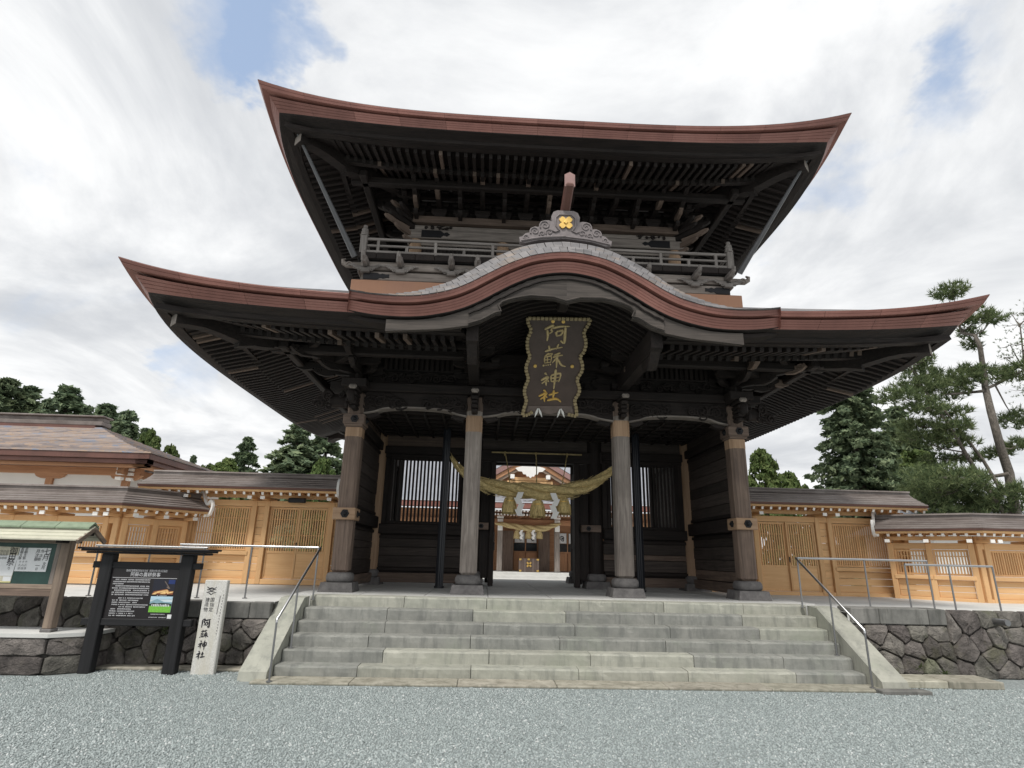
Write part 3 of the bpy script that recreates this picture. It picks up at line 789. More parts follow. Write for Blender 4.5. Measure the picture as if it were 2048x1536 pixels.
def bracket(x, y, z, ang, reach=2, tier=.135, parent=gate, step=.5):
    """daito, arms and bearing blocks stepping outwards along ang"""
    W0 = T(x, y, z) @ RZ(ang)                    # local -y points outwards
    d = inst('bracket', DAI, parent, W0)
    zc = .2
    for k in range(reach+1):
        yo = -step*k
        inst('bracket_arm', ARM if k < 2 else ARMS, d, W0 @ T(0, yo, zc+tier))
        if k < reach:
            inst('bracket_arm', ARM, d, W0 @ T(0, yo-step*.35, zc+tier+.004) @ RZ(math.pi/2))
            inst('bracket_nose', NOSE if (k+int(x*10)) % 4 else NOSEG, d, W0 @ T(0, yo-.60, zc+tier*.5) @ RZ(-math.pi/2))
        for xx in ((-.43, 0, .43) if k < 2 else (-.3, 0, .3)): inst('bearing_block', MASU, d, W0 @ T(xx, yo, zc+tier))
        zc += tier+.0
    return d
for x in cols: bracket(x, 0, 5.605, 0)
for s in (-1, 1):
    for y in (YM, YB): bracket(s*BX, y, 5.605, s*math.pi/2)
    bracket(s*BX, 0.0, 5.607, s*math.pi/4, 2, .13, step=.68)
    bracket(s*BX, 0.0, 5.603, s*math.pi/2)

# ---------------------------------------------------------------- roofs
LOW = dict(c=8.08, d=6.59, yc=YM, zm=6.30, lift=.555, p=4.2, ov=3.35)
UPP = dict(c=6.66, d=5.74, yc=YM, zm=11.09, lift=.64, p=3.6, ov=3.05)
def eave(R, side, t, o, h, pos=None):
    """point o metres in from the eave edge and h above it; t runs -1..1 along the side (or pos in metres)"""
    half = (R['c'] if side % 2 == 0 else R['d'])
    if pos is not None: t = max(-1, min(1, pos/(half-o))) if half > o else 0
    c, d = R['c']-o, R['d']-o
    z = R['zm']+R['lift']*abs(t)**R['p']*max(0, 1-o/3.4)+h
    x, y = ((t*c, -d), (c, t*d), (-t*c, d), (-c, -t*d))[side]
    return Vector((x, R['yc']+y, z))
def bandprofile(a, b, n, notch=.013):
    pts = []
    for i in range(n):
        p = Vector(a).lerp(Vector(b), i/n); q = Vector(a).lerp(Vector(b), (i+.86)/n)
        pts += [p, q]
        if i < n-1: e = Vector(a).lerp(Vector(b), (i+.9)/n); pts += [Vector((e.x+notch, e.y)), Vector((Vector(a).lerp(Vector(b), (i+.99)/n).x+notch, Vector(a).lerp(Vector(b), (i+.99)/n).y))]
    pts.append(Vector(b)); return pts
UPBAND = [Vector((.004, .010))]+bandprofile((0, 0), (.03, -.085), 2, .006)+[Vector((.20, -.092))]
LOBAND = [Vector((.20, -.120))]+bandprofile((.085, -.125), (.16, -.285), 4, .008)
UNDER = [(.16, -.285), (.17, -.30), (.40, -.34)]
def hs(t, p): return 1+.45*abs(t)**p
def side_sweep(R, side, prof, t0, t1, n, flip=False, flare=False):
    b = MB(); rows = []
    for i in range(n+1):
        t = lerp(t0, t1, i/n)
        k = 1+1.5*abs(t)**(R['p']*1.6) if flare else 1
        fl = lambda o: o*k if o <= .2 else o+.2*(k-1)*max(0, 1-(o-.2)/1.2)
        rows.append([eave(R, side, t, fl(o), h*hs(t, R['p'])) for o, h in prof])
    return b.grid(rows, flip)
def make_roof(R, name, gapx, kara):
    top = [(0, .012), (.5, .10), (1.2, .36), (2.2, .95), (3.3, 1.62)] if kara else [(0, .015), (.6, .18), (1.5, .55), (2.8, 1.25), (4.2, 2.25), (R['d']-.02, 3.7)]
    surf = MB()
    for s in range(4):
        for t0, t1 in ([(-1, 1)] if (s != 0 or not kara) else [(-1, -3.0/R['c']), (3.0/R['c'], 1)]):
            surf.grid([[eave(R, s, lerp(t0, t1, i/40), o, h) for o, h in top] for i in range(41)])
    roof = surf.build(name, 'shingle_grey', gate, smooth=40)
    for s in range(4):
        spans = [(-1, 1)] if (s != 0 or not kara) else [(-1, -gapx/R['c']), (gapx/R['c'], 1)]
        for t0, t1 in spans:
            n = max(12, int(44*(t1-t0)/2))
            ns = max(3, round((t1-t0)*6.5))
            for k in range(ns):
                ta, tb = lerp(t0, t1, k/ns), lerp(t0, t1, (k+1)/ns)-.0006
                side_sweep(R, s, UPBAND, ta, tb, 5, True, True).build('eave_band', 'copper_red', roof)
                side_sweep(R, s, LOBAND, ta, tb, 5, True, True).build('eave_band', 'copper_red', roof)
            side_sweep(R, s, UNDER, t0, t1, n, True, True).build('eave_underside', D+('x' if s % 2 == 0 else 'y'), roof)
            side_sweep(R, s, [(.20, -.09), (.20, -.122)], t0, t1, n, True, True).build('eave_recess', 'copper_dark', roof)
    # boarded underside
    inner = R['ov']+.15
    prof = [(.20, -.30), (.40, -.36), (.42, -.42), (.58, -.45), (.585, -.42), (1.5, -.24), (1.505, -.36), (inner, -.36+.385*(inner-1.505))]
    for s in range(4):
        spans = [(-1, 1)] if (s != 0 or not kara) else [(-1, -2.05/R['c']), (2.05/R['c'], 1)]
        for t0, t1 in spans:
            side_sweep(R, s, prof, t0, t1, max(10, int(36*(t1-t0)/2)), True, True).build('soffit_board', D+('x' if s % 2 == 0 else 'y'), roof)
    # two tiers of rafters, each its own stick
    names = ('flying_rafter', 'base_rafter') if kara else ('eave_rafter', 'common_rafter')
    sp = .176 if kara else .19
    rr = random.Random(len(name))
    unit = {(m, a): MB().span((0, -.5, -.5), (1, .5, .5)).mesh('rafter', m+a) for m in (D, B_) for a in 'x'}
    for s in (0, 1, 3):
        half = (R['c'] if s % 2 == 0 else R['d'])-.66
        n = int(half/sp)
        for i in range(-n, n+1):
            pos = i*sp
            if kara and s == 0 and abs(pos) < 1.98: continue
            for tier, (o0, o1, h0, h1) in enumerate(((.68, 1.56, -.50, -.31), (1.42, R['ov']+.05, -.445, -.36+.385*(R['ov']+.05-1.505)-.055))):
                full = R['c'] if s % 2 == 0 else R['d']
                oe = min(o1, full-abs(pos)-.05)
                if oe < o0+.12: continue
                h1e = lerp(h0, h1, (oe-o0)/(o1-o0))
                p, q = eave(R, s, 0, o0, h0, pos), eave(R, s, 0, oe, h1e, pos)
                M, ln = aim(p, q)
                inst(names[tier], unit[(B_ if rr.random() < .07 else D, 'x')], roof, M @ SCL(ln, .078 if tier == 0 else .086, .105))
    for s in (0, 1, 3):
        spans = [(-1, 1)] if (s != 0 or not kara) else [(-1, -2.0/R['c']), (2.0/R['c'], 1)]
        for t0, t1 in spans:
            n = 24
            side_sweep(R, s, [(.66, -.45), (.66, -.38), (.52, -.37), (.50, -.45), (.66, -.45)], t0, t1, n, True).build('eave_beam', D+('x' if s % 2 == 0 else 'y'), roof)
            side_sweep(R, s, [(1.44, -.40), (1.44, -.31), (1.56, -.31), (1.56, -.40), (1.44, -.40)], t0, t1, n, False).build('rafter_tie', D+('x' if s % 2 == 0 else 'y'), roof)
    # hip rafters
    for cx, cy in ((-1, -1), (1, -1), (1, 1), (-1, 1)):
        def hp(o, h):
            return Vector((cx*(R['c']-o), R['yc']+cy*(R['d']-o), R['zm']+R['lift']*max(0, 1-o/3.4)+h))
        for (o0, o1, ha, hb, w, hh, nm) in ((.76, 2.1, -.84, -.56, .26, .38, 'hip_rafter'), (1.6, R['ov']+.2, -.80, .02, .25, .34, 'hip_rafter')):
            b = MB(); seg = 8; up = []; lo = []
            sd = Vector((-cy, cx, 0)).normalized() if cx*cy > 0 else Vector((cy, -cx, 0)).normalized()
            sd = Vector((cx, -cy, 0)).normalized()
            rows = []
            for i in range(seg+1):
                t = i/seg; o = lerp(o0, o1, t); h = lerp(ha, hb, t)+.06*math.sin(t*math.pi*2)
                c = hp(o, h); rows.append([c+sd*w/2, c+sd*w/2+Vector((0, 0, hh)), c-sd*w/2+Vector((0, 0, hh)), c-sd*w/2])
            b.grid(rows, close=True); b.add(rows[0], [[0, 1, 2, 3]]); b.add(rows[-1], [[3, 2, 1, 0]])
            hr = b.build(nm, D+'x', roof)
            if o0 < 1:
                od = Vector((cx, cy, 0)).normalized()*.012; e0 = [v+od for v in rows[0]]; MB().add(e0+rows[0], [[0, 1, 2, 3], [0, 4, 5, 1], [2, 6, 7, 3], [1, 5, 6, 2], [0, 3, 7, 4]]).build('lit_end_face', G+'z', hr)  # thin paler face: light on the rafter end is put into its colour
    # purlin carried by the brackets
    o = R['ov']-1.0
    for s in (0, 1, 3):
        half = (R['c'] if s % 2 == 0 else R['d'])-o+.35
        hh = -.36+.385*(o-1.505)-.10
        spans = [(-half, half)] if (s != 0 or not kara) else [(-half, -1.85), (1.85, half)]
        for a, bb in spans:
            p = eave(R, s, 0, o, hh-.10); d = (eave(R, s, 1, o, hh)-eave(R, s, -1, o, hh)); d.z = 0; d.normalize()
            c = eave(R, s, 0, o, 0); c.z = R['zm']+hh-.10
            MB().beam(c+d*a, c+d*bb, .19, .20, .03).build('purlin', D+('x' if s % 2 == 0 else 'y'), roof)
    return roof
low = make_roof(LOW, 'lower_roof', 3.72, True)
upp = make_roof(UPP, 'upper_roof', 0, False)
MB().span((-1.4, YM-.25, 14.6), (1.4, YM+.25, 15.3), .05).build('ridge', 'copper_dark', upp)

# ---------------------------------------------------------------- undulating gable over the steps
KT = [(-3.92, 6.36), (-3.5, 6.30), (-3.02, 6.28), (-2.6, 6.315), (-2.14, 6.43), (-1.8, 6.585), (-1.42, 6.82), (-1.05, 7.03), (-.6, 7.215), (0, 7.30)]
KT = KT+[(-x, z) for x, z in KT[::-1][1:]]
KC = smoothcurve(KT, 7)
def knorm(i):
    a, b = KC[max(i-1, 0)], KC[min(i+1, len(KC)-1)]; d = (b-a).normalized(); return Vector((-d.y, d.x))
def ksweep(prof, y0=-3.43, i0=0, i1=None, flip=False):
    i1 = len(KC)-1 if i1 is None else i1; rows = []
    for i in range(i0, i1+1):
        n = knorm(i); c = KC[i]
        e = min(1, abs(c.x)/3.92)**5; g = 1-.10*e
        rows.append([Vector((c.x+n.x*h*g, y0+o+.06*e, c.y+n.y*h*g)) for o, h in prof])
    return MB().grid(rows, flip)
def ktaper(x): return max(.02, 1-(abs(x)/3.95)**2.4)
_rows = []
for i in range(len(KC)):
    n = knorm(i); c = KC[i]; f = ktaper(c.x); _rows.append([Vector((c.x+n.x*h, -3.43+o, c.y+n.y*h)) for o, h in ((.02, .02), (.35, .02+.28*f), (1.2, .12+.43*f), (3.3, .35+.6*f))])
kg = MB().grid(_rows).build('gable_roof', 'shingle_grey', gate, smooth=40)
KS = lambda pr: [Vector((o, h*1.12)) for o, h in pr]
for k in range(9):
    ia, ib = round((len(KC)-1)*k/9), round((len(KC)-1)*(k+1)/9)
    ksweep([Vector((.02, .02))]+KS(UPBAND), i0=ia, i1=ib, flip=True).build('eave_band', 'copper_red', kg)
    ksweep(KS(LOBAND), i0=ia, i1=ib, flip=True).build('eave_band', 'copper_red', kg)
ksweep(KS([(.16, -.285), (.17, -.30), (.62, -.33)]), flip=True).build('eave_underside', D+'x', kg)
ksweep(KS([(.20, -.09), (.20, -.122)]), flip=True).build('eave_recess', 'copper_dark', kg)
for ii in (0, len(KC)-1):
    n = knorm(ii); c = KC[ii]
    poly = [(0, .02), (.03, -.095), (.085, -.14), (.16, -.32), (.7, -.36), (.7, .2)]
    pts = [Vector((c.x+n.x*h, -3.43+o, c.y+n.y*h)) for o, h in poly]
    MB().add(pts, [list(range(len(pts)))] if ii == 0 else [list(range(len(pts)))[::-1]]).build('eave_end', 'copper_red', kg)
# thick shingle edge, block by block
cum = [0]
for i in range(1, len(KC)): cum.append(cum[-1]+(KC[i]-KC[i-1]).length)
def kat(s):
    for i in range(1, len(KC)):
        if s <= cum[i]:
            f = (s-cum[i-1])/(cum[i]-cum[i-1]); c = KC[i-1].lerp(KC[i], f); d = (KC[i]-KC[i-1]).normalized(); return c, Vector((-d.y, d.x))
    return KC[-1], knorm(len(KC)-1)
NB_ = 58; r = random.Random(2)
for k in range(NB_):
    s0, s1 = cum[-1]*k/NB_, cum[-1]*(k+1)/NB_
    for row in (0, 1):
        a0 = s0+(.5*(s1-s0) if row else 0); a1 = a0+(s1-s0)-.003
        if a1 > cum[-1]: continue
        c0, n0 = kat(a0+.004); c1, n1 = kat(a1); xm = abs((c0.x+c1.x)/2)
        bh = .37*(1-(xm/3.95)**2.4)+.02; h0, h1 = bh*.5*row, bh*.5*(row+1)-.004
        j = r.uniform(-.006, .006); yf0, yf1 = -3.445+.16*row+j, -3.445+.16*(row+.9)+j
        vs = [Vector((c.x+n.x*h, y, c.y+n.y*h)) for (h, y) in ((h0+.015, yf0), (h1+.015, yf1), (h1-.02, yf1+.25), (h0-.02, yf0+.25)) for c, n in ((c0, n0), (c1, n1))]
        MB().add(vs, [[0, 1, 3, 2], [2, 3, 5, 4], [0, 2, 4, 6], [1, 7, 5, 3], [0, 6, 7, 1]]).build('roof_shingle', 'shingle_grey', kg)
# bargeboards
lowpts = [at(x, y, Y=-3.22) for x, y in ((770, 661), (882, 657), (936, 650), (961, 643), (990, 628), (1002, 626), (997, 615), (1004, 607), (1017, 602), (1040, 597), (1062, 594), (1107, 597), (1127, 605))]
LP = [(-abs(p.x), p.z) for p in lowpts]; LP[-1] = (0, LP[-1][1])
kx = {}
def ktop(x, off):
    best = min(range(len(KC)), key=lambda i: abs(KC[i].x+knorm(i).x*off-x)); return KC[best].y+knorm(best).y*off
for s in (-1, 1):
    for (i0, i1, th, mt) in ((2, len(LP)-1, .11, G), (0, 2, .10, G)):
        lo = LP[i0:i1+1]; xa, xb = lo[0][0], lo[-1][0]
        up = [(lerp(xb, xa, k/24), ktop(lerp(xb, xa, k/24), -.36)) for k in range(25)]
        poly = [(s*-x, z) for x, z in lo+up]
        bb = MB().extrude(poly, (0, -3.22 if i0 else -3.205, 0), (1, 0, 0), (0, 0, 1), th).build('bargeboard', 'barge_x', kg)
        if i0:
            pts = [Vector((s*-x, -3.235, z+.035)) for x, z in lo]
            MB().tube(pts, .02, 5).build('board_moulding', 'barge_x', bb, smooth=60)
            pts = [Vector((s*-lerp(xa, xb, k/20), -3.235, ktop(lerp(xa, xb, k/20), -.44))) for k in range(21)]
            MB().tube(pts, .022, 5).build('board_moulding', D+'x', bb, smooth=60)
    ins = [Vector((s*-x, -3.16, z-.02)) for x, z in LP[2:]]
ksweep([(.28, -.36), (.28, -.43), (.5, -.47), (.5, -.36)], flip=True).build('under_eave_board', D+'x', kg)
# vault of curved rafters under the gable
def vault(off): return [Vector((KC[i].x, KC[i].y+off)) for i in range(len(KC)) if abs(KC[i].x) < 1.98]
for k in range(17):
    y = -3.02+k*.185; rows = []
    V = vault(-.47-.008*k)
    for j in range(len(V)):
        v = V[j]; rows.append([(v.x, y-.04, v.y-.04), (v.x, y+.04, v.y-.04), (v.x, y+.04, v.y+.05), (v.x, y-.04, v.y+.05)])
    MB().grid(rows, close=True).build('curved_rafter', D+'x', kg)
rows = [[(v.x, y, v.y) for v in vault(-.40)] for y in (-3.1, -1.5, .1)]; MB().grid(rows).build('vault_board', D+'y', kg)
MB().beam((0, -3.1, 6.56), (0, -2.5, 6.62), .19, .22, .02).build('vault_beam', D+'y', kg)
for s in (-1, 1):
    b = MB(); b.extrude([(-2.98, 5.66), (-2.98, 6.05), (.1, 6.05), (.1, 5.62), (-2.3, 5.60), (-2.7, 5.58)], (s*1.72+.11, 0, 0), (0, 1, 0), (0, 0, 1), .22); b.build('gable_beam', D+'y', kg)
    b = MB(); b.extrude([(-2.9, 5.66), (-2.7, 5.45), (-2.55, 5.36), (-2.3, 5.42), (-2.2, 5.58), (-2.2, 5.66)], (s*1.72+.09, 0, 0), (0, 1, 0), (0, 0, 1), .18); b.build('carved_nose', D+'y', kg)
MB().span((-1.9, -.02, 5.6), (1.9, .08, 6.6)).build('frieze_board', D+'x', kg)
pts = smoothcurve([(-1.55, 5.98), (-.9, 6.1), (0, 6.15), (.9, 6.1), (1.55, 5.98)], 5)
MB().extrude([(p.x, p.y) for p in pts]+[(1.55, 6.35), (-1.55, 6.35)], (0, -.35, 0), (1, 0, 0), (0, 0, 1), .2).build('rainbow_beam', D+'x', kg)

# ridge-end ornament with the gold crest
og = MB(); half = [(0, 8.47), (.16, 8.47), (.24, 8.43), (.28, 8.33), (.27, 8.22), (.33, 8.24), (.42, 8.23), (.50, 8.17), (.53, 8.08), (.60, 8.09), (.68, 8.04), (.71, 7.95), (.78, 7.93), (.84, 7.86), (.90, 7.84), (.88, 7.74), (.78, 7.72), (.5, 7.80), (0, 7.85)]
poly = half+[(-x, z) for x, z in half[::-1][1:-1]]
orn = og.extrude(poly, (0, -3.12, 0), (1, 0, 0), (0, 0, 1), .12).build('ridge_ornament', 'carved_copper', kg, T(0, 0, -.07))
b = MB()
for s in (-1, 1):
    for x, z, rr, tn in ((.40, 8.12, .11, 1.6), (.60, 7.98, .095, 1.5), (.32, 7.97, .075, 1.3), (.46, 7.93, .06, 1.2), (.76, 7.84, .06, 1.2)):
        spiral(b, (s*x, -3.125, z), (s, 0, 0), (0, 0, 1), rr, tn, .018, 1, -.6)
    b.tube([(0, -3.13, 8.37), (s*.12, -3.13, 8.37), (s*.19, -3.13, 8.30), (s*.19, -3.13, 8.12), (s*.12, -3.13, 8.02), (s*.2, -3.13, 7.98), (s*.3, -3.13, 8.02)], .016, 5)
    b.tube([(0, -3.13, 7.89), (s*.45, -3.13, 7.85), (s*.86, -3.13, 7.76)], .022, 5)
b.build('scroll_carving', 'carved_copper', orn, T(0, 0, -.07), smooth=60)
b = MB()
for k in range(4):
    a = math.pi/4+k*math.pi/2; ca, sa = math.cos(a), math.sin(a)
    pet = [(0, 0), (.045, .035), (.062, .085), (.05, .135), (.02, .15), (0, .138), (-.02, .15), (-.05, .135), (-.062, .085), (-.045, .035)]
    b.extrude([(x*ca-y*sa, x*sa+y*ca) for x, y in pet], (0, -3.15-.002*k, 8.19), (1, 0, 0), (0, 0, 1), .03)
b.box((0, -3.165, 8.19), (.07, .02, .07), .01, Matrix.Rotation(math.pi/4, 3, 'Y')); b.build('gold_crest', 'gold', orn, T(0, 0, -.07))
b = MB(); p0, p1 = Vector((.0, -2.9, 8.40)), Vector((.03, -3.5, 8.78)); b.beam(p0, p1, .17, .2, .03); b.build('ridge_finial', 'copper_dark', orn)
b = MB(); d, s_, u, ln = frame(p0, p1); e = p1
b.extrude([(-.1, -.12), (.1, -.12), (.1, .14), (0, .2), (-.1, .14)], (p1.x, p1.y-.012, p1.z+.02), (1, 0, 0), (0, 0, 1), .03); b.build('finial_face', 'ridge_copper', orn)
MB().beam((0, -3.0, 7.95), (0, -.3, 8.35), .3, .3, .05).build('gable_ridge', 'copper_dark', kg)

# ---------------------------------------------------------------- upper storey: balcony
def zb(py, Y=-.2, px=800): return at(px, py, Y=Y).z
bz = dict(o0=zb(577), o1=zb(565), b0=zb(561), b1=zb(544), n0=zb(540), n1=zb(524), f0=zb(523), f1=zb(509), r1=zb(506), r2=zb(494), r3=zb(481), pt=zb(452))
W2 = 4.56; Y2 = -.20; YE = YB+.2
MB().span((-4.75, Y2-.08, bz['o0']-.45), (4.75, YE+.1, bz['o1']), .01).build('copper_flashing', 'copper_orange', gate)
bal = MB().span((-4.66, Y2-.05, bz['f0']), (4.66, YE, bz['f1']-.03), .012).build('balcony_floor', 'black_wood_x', gate)
n = 20
for i in range(n):
    x0, x1 = lerp(-4.68, 4.68, i/n), lerp(-4.68, 4.68, (i+1)/n)
    MB().span((x0+.004, Y2-.09, bz['f0']+.01), (x1-.004, Y2+.5, bz['f1']-.025+RND.uniform(0, .012)), .01).build('floor_board', D+'y', bal)
for z0, z1, w, mt, nm in ((bz['b0'], bz['b1'], 4.50, G, 'waist_beam'), (bz['n0'], bz['n1'], 4.60, G, 'waist_beam')):
    MB().span((-w, Y2+.02, z0), (w, Y2+.2, z1), .015).build(nm, mt+'x', gate)
    for s in (-1, 1): MB().span((s*w-.1, Y2+.2, z0), (s*w+.1, YE-.1, z1), .015).build(nm, mt+'y', gate)
for s in (-1, 1):
    b = MB(); b.extrude([(0, 0), (.34, .0), (.40, .045), (.48, .03), (.56, .06), (.62, .05), (.62, .14), (.54, .13), (.46, .16), (.40, .13), (.34, .17), (0, .17)], (-4.5 if s < 0 else 4.5, Y2-.0, bz['b0']+.01), (1 if s < 0 else -1, 0, 0), (0, 0, 1), .04 if s < 0 else -.04); b.build('metal_fitting', 'iron_black', gate)
xs = [-4.45, at(802, 530, Y=Y2).x, at(904, 530, Y=Y2).x, -1.75]; xs = xs+[-x for x in xs[::-1]]+[-.6, .6]
for i, x in enumerate(xs):
    b = MB(); zc = (bz['n0']+bz['n1'])/2
    b.box((x, Y2-.13, zc+.02), (.15, .42, .17), .04)
    b.tube([(x, Y2-.3, zc+.02), (x, Y2-.40, zc+.06), (x, Y2-.43, zc+.13), (x, Y2-.37, zc+.17)], [.07, .06, .045, .02], 7)
    nz_ = b.build('bracket_nose', 'rail_grey_y', gate, smooth=40)
    b = MB()
    for s in (-1, 1):
        b.tube([(x+s*.06, Y2-.02, zc-.11), (x+s*.2, Y2-.04, zc-.10), (x+s*.32, Y2-.04, zc-.03), (x+s*.43, Y2-.02, zc-.035)], [.06, .05, .035, .012], 6)
        spiral(b, (x+s*.16, Y2-.06, zc-.15), (s, 0, 0), (0, 0, 1), .065, 1.3, .02, 1, 0); spiral(b, (x+s*.28, Y2-.05, zc-.08), (s, 0, 0), (0, 0, 1), .05, 1.3, .018, 1, 0)
    b.box((x, Y2-.02, zc-.17), (.22, .14, .12), .02); b.build('cloud_bracket', 'rail_grey_x', nz_, smooth=50)
for s in (-1, 1):
    for yy in (Y2+.1, 1.0, 2.3, 3.6, 4.9, 6.2):
        b = MB(); zc = (bz['n0']+bz['n1'])/2; b.tube([(s*4.4, yy, zc+.02), (s*4.95, yy, zc+.02), (s*5.03, yy, zc+.07), (s*5.05, yy, zc+.15), (s*4.98, yy, zc+.18)], [.085, .075, .06, .045, .02], 7)
        for k in range(3): spiral(b, (s*(4.6+.13*k), yy-.07, zc-.1+.05*k), (s, 0, 0), (0, 0, 1), .08, 1.3, .025, 1, 0)
        b.build('bracket_nose', G+'x', gate, smooth=40)
# railing
rl = MB().span((-W2, Y2-.035, bz['r1']-.03), (W2, Y2+.035, bz['r1']+.03), .008).build('balustrade', 'rail_grey_x', gate)
for z, w in ((bz['r2'], .055), (bz['r3'], .065)): MB().span((-W2, Y2-w/2, z-w/2), (W2, Y2+w/2, z+w/2), .01).build('rail', 'rail_grey_x', rl)
for s in (-1, 1):
    for z, w in ((bz['r1'], .06), (bz['r2'], .055), (bz['r3'], .065)): MB().span((s*W2-w/2, Y2+.1, z-w/2), (s*W2+w/2, YE-.1, z+w/2), .01).build('rail', 'rail_grey_y', rl)
    for y in (Y2, YE-.1):
        b = MB(); x = s*W2; hp = bz['pt']-bz['f1']
        b.span((x-.08, y-.08, bz['f1']-.03), (x+.08, y+.08, bz['f1']+hp*.58), .012)
        po = b.build('corner_post', 'rail_grey_z', rl)
        b = MB(); z = bz['f1']+hp*.58
        b.lathe([(.10, z), (.105, z+.03), (.088, z+.05), (.085, z+.09), (.095, z+.105), (.082, z+.125), (.078, z+.16), (.088, z+.175), (.07, z+.20), (.045, z+.22), (.055, z+.25), (.05, z+.285), (.02, z+.31)], (x, y, 0), 14); b.build('finial', 'rail_grey_z', po, smooth=40)
for i in range(13):
    x = lerp(-W2, W2, (i+.5)/13)
    MB().span((x-.035, Y2-.03, bz['f1']-.03), (x+.035, Y2+.03, bz['r2']-.02 if i % 2 else bz['r3']-.03), .006).build('baluster', 'rail_grey_z', rl)

# --- upper walls and bracketing
YU = .55
cx1, cx2 = abs(at(828, 500, Y=YU).x), abs(at(1004, 490, Y=YU).x)
cx1 = (cx1+abs(at(1346, 520, Y=YU).x))/2
UC = (-cx1, -cx1/3, cx1/3, cx1)
zu = lambda py: at(900, py, Y=YU-.1).z
ZB0 = bz['f0']
MB().span((-cx1, YU+.02, ZB0), (cx1, YU+.08, 10.95)).build('upper_wall', D+'x', gate)
for s in (-1, 1): MB().span((s*cx1-.03, YU+.1, ZB0), (s*cx1+.03, YB-YU, 10.95)).build('upper_wall', D+'y', gate)
for x in UC:
    for y in ((YU, YB-YU) if abs(x) > 3 else (YU,)):
        b = MB(); b.tube([(x, y, ZB0), (x, y, zu(482))], .165, 20); b.build('upper_column', PT+'z', gate, smooth=40)
for i in range(3):
    m = 46 if i != 1 else 30
    sm = MB().span((-.018, -.02, ZB0+.05), (.018, .02, zu(489)), .004).mesh('slat', D+'z')
    for k in range(18): inst('slat', sm, gate, T(lerp(UC[i]+.2, UC[i+1]-.2, (k+.5)/18), YU-.03, 0))
for (pa, pb, dy, mt, xe) in ((492, 485, .08, G, .2), (481, 464, .16, G, .3), (461, 452, .08, G, .1), (450, 437, .18, B_, .35)):
    z0, z1 = zu(pa), zu(pb)
    MB().span((-cx1-xe, YU-dy, z0), (cx1+xe, YU+.02, z1), .012).build('upper_beam', mt+'x', gate)
    for s in (-1, 1): MB().span((s*cx1-dy, YU+.04, z0), (s*cx1+dy, YB-YU, z1), .012).build('upper_beam', mt+'y', gate)
zt = zu(437)
for s in (-1, 1):
    b = MB(); zc = zu(472); b.extrude([(0, -.10), (.5, -.10), (.58, -.03), (.66, -.06), (.74, 0), (.66, .06), (.58, .03), (.5, .10), (0, .10)], (s*(cx1-.15), YU-.175, zc), (-s, 0, 0), (0, 0, 1), .03*(-s)); b.build('metal_fitting', 'iron_black', gate)
    clouds(gate, s*(cx1-.2), s*(cx1-1.0), zu(461), zu(451), YU-.09, 5, 80+s, rad=.018)
# three tiers of bracketing across the front and sides
ub = [-cx1, -cx1*2/3, -cx1/3, 0, cx1/3, cx1*2/3, cx1]
for k in range(13): bracket(lerp(-cx1, cx1, k/12), YU, zt+.01+.001*(k % 2), 0, 3, .165, step=.33)
for s in (-1, 1):
    for y in (YU, 1.9, YM, 4.6, YB-YU): bracket(s*cx1, y, zt+.012, s*math.pi/2, 3, .165, step=.33)
for k in range(1, 4):
    z = zt+.2+.165*(k+1); y = YU-.33*k
    MB().span((-cx1-.33*k-.3, y-.05, z), (cx1+.33*k+.3, y+.05, z+.09), .01).build('bracket_tie', D+'x', gate)
    for s in (-1, 1): MB().span((s*(cx1+.33*k)-.05, y+.1, z), (s*(cx1+.33*k)+.05, YB-YU+.33*k, z+.09), .01).build('bracket_tie', D+'y', gate)
def tail(p, d, l, mt, w=.1, h=.13):
    d = Vector(d).normalized(); M, _ = aim(p, Vector(p)+d)
    b = MB(); b.extrude([(0, -h*.5), (l*.7, -h*.45), (l*.92, -h*.1), (l, h*.3), (l*.9, h*.5), (0, h*.5)], (0, -w/2, 0), (1, 0, 0), (0, 0, 1), w)
    return b.build('tail_rafter', mt+'x', gate, M)
for i, x in enumerate(ub):
    for (py, yy, l) in ((404, YU-.35, .45), (425, YU-.15, .35)):
        z = at(1006, py, Y=yy-.4).z
        tail((x, yy, z-.02), (0, -1, .08), l, B_ if i % 3 == 0 and py < 410 else D)
for s in (-1, 1):
    for k, (dx, dy, zz_, l) in enumerate(((1, -1, 10.35, .95), (1, -1, 10.08, .8), (1, -.75, 10.0, .72), (.9, -1, 10.2, .8), (1, -1, 9.84, .62), (1, -.5, 10.25, .75), (1, -1, 9.62, .5), (.5, -1, 10.3, .7))):
        tail((s*(cx1-.05+.12*(k % 3)), YU+.05-.1*(k % 3), zz_), (s*dx, dy, .18), l, B_ if k % 2 == 0 else D, .085, .125)
    # corner props that carry the tips of the upper eaves
    for y0, y1, mt in ((UPP['yc']-UPP['d']+.72, -.32, 'prop_metal'),):
        top = Vector((s*(UPP['c']-.72), y0, 11.02)); bot = Vector((s*4.72, y1, bz['n1']+.03))
        MB().tube([top, top.lerp(bot, .5), bot], [.03, .05, .075], 14).build('eave_prop', mt, gate, smooth=60)

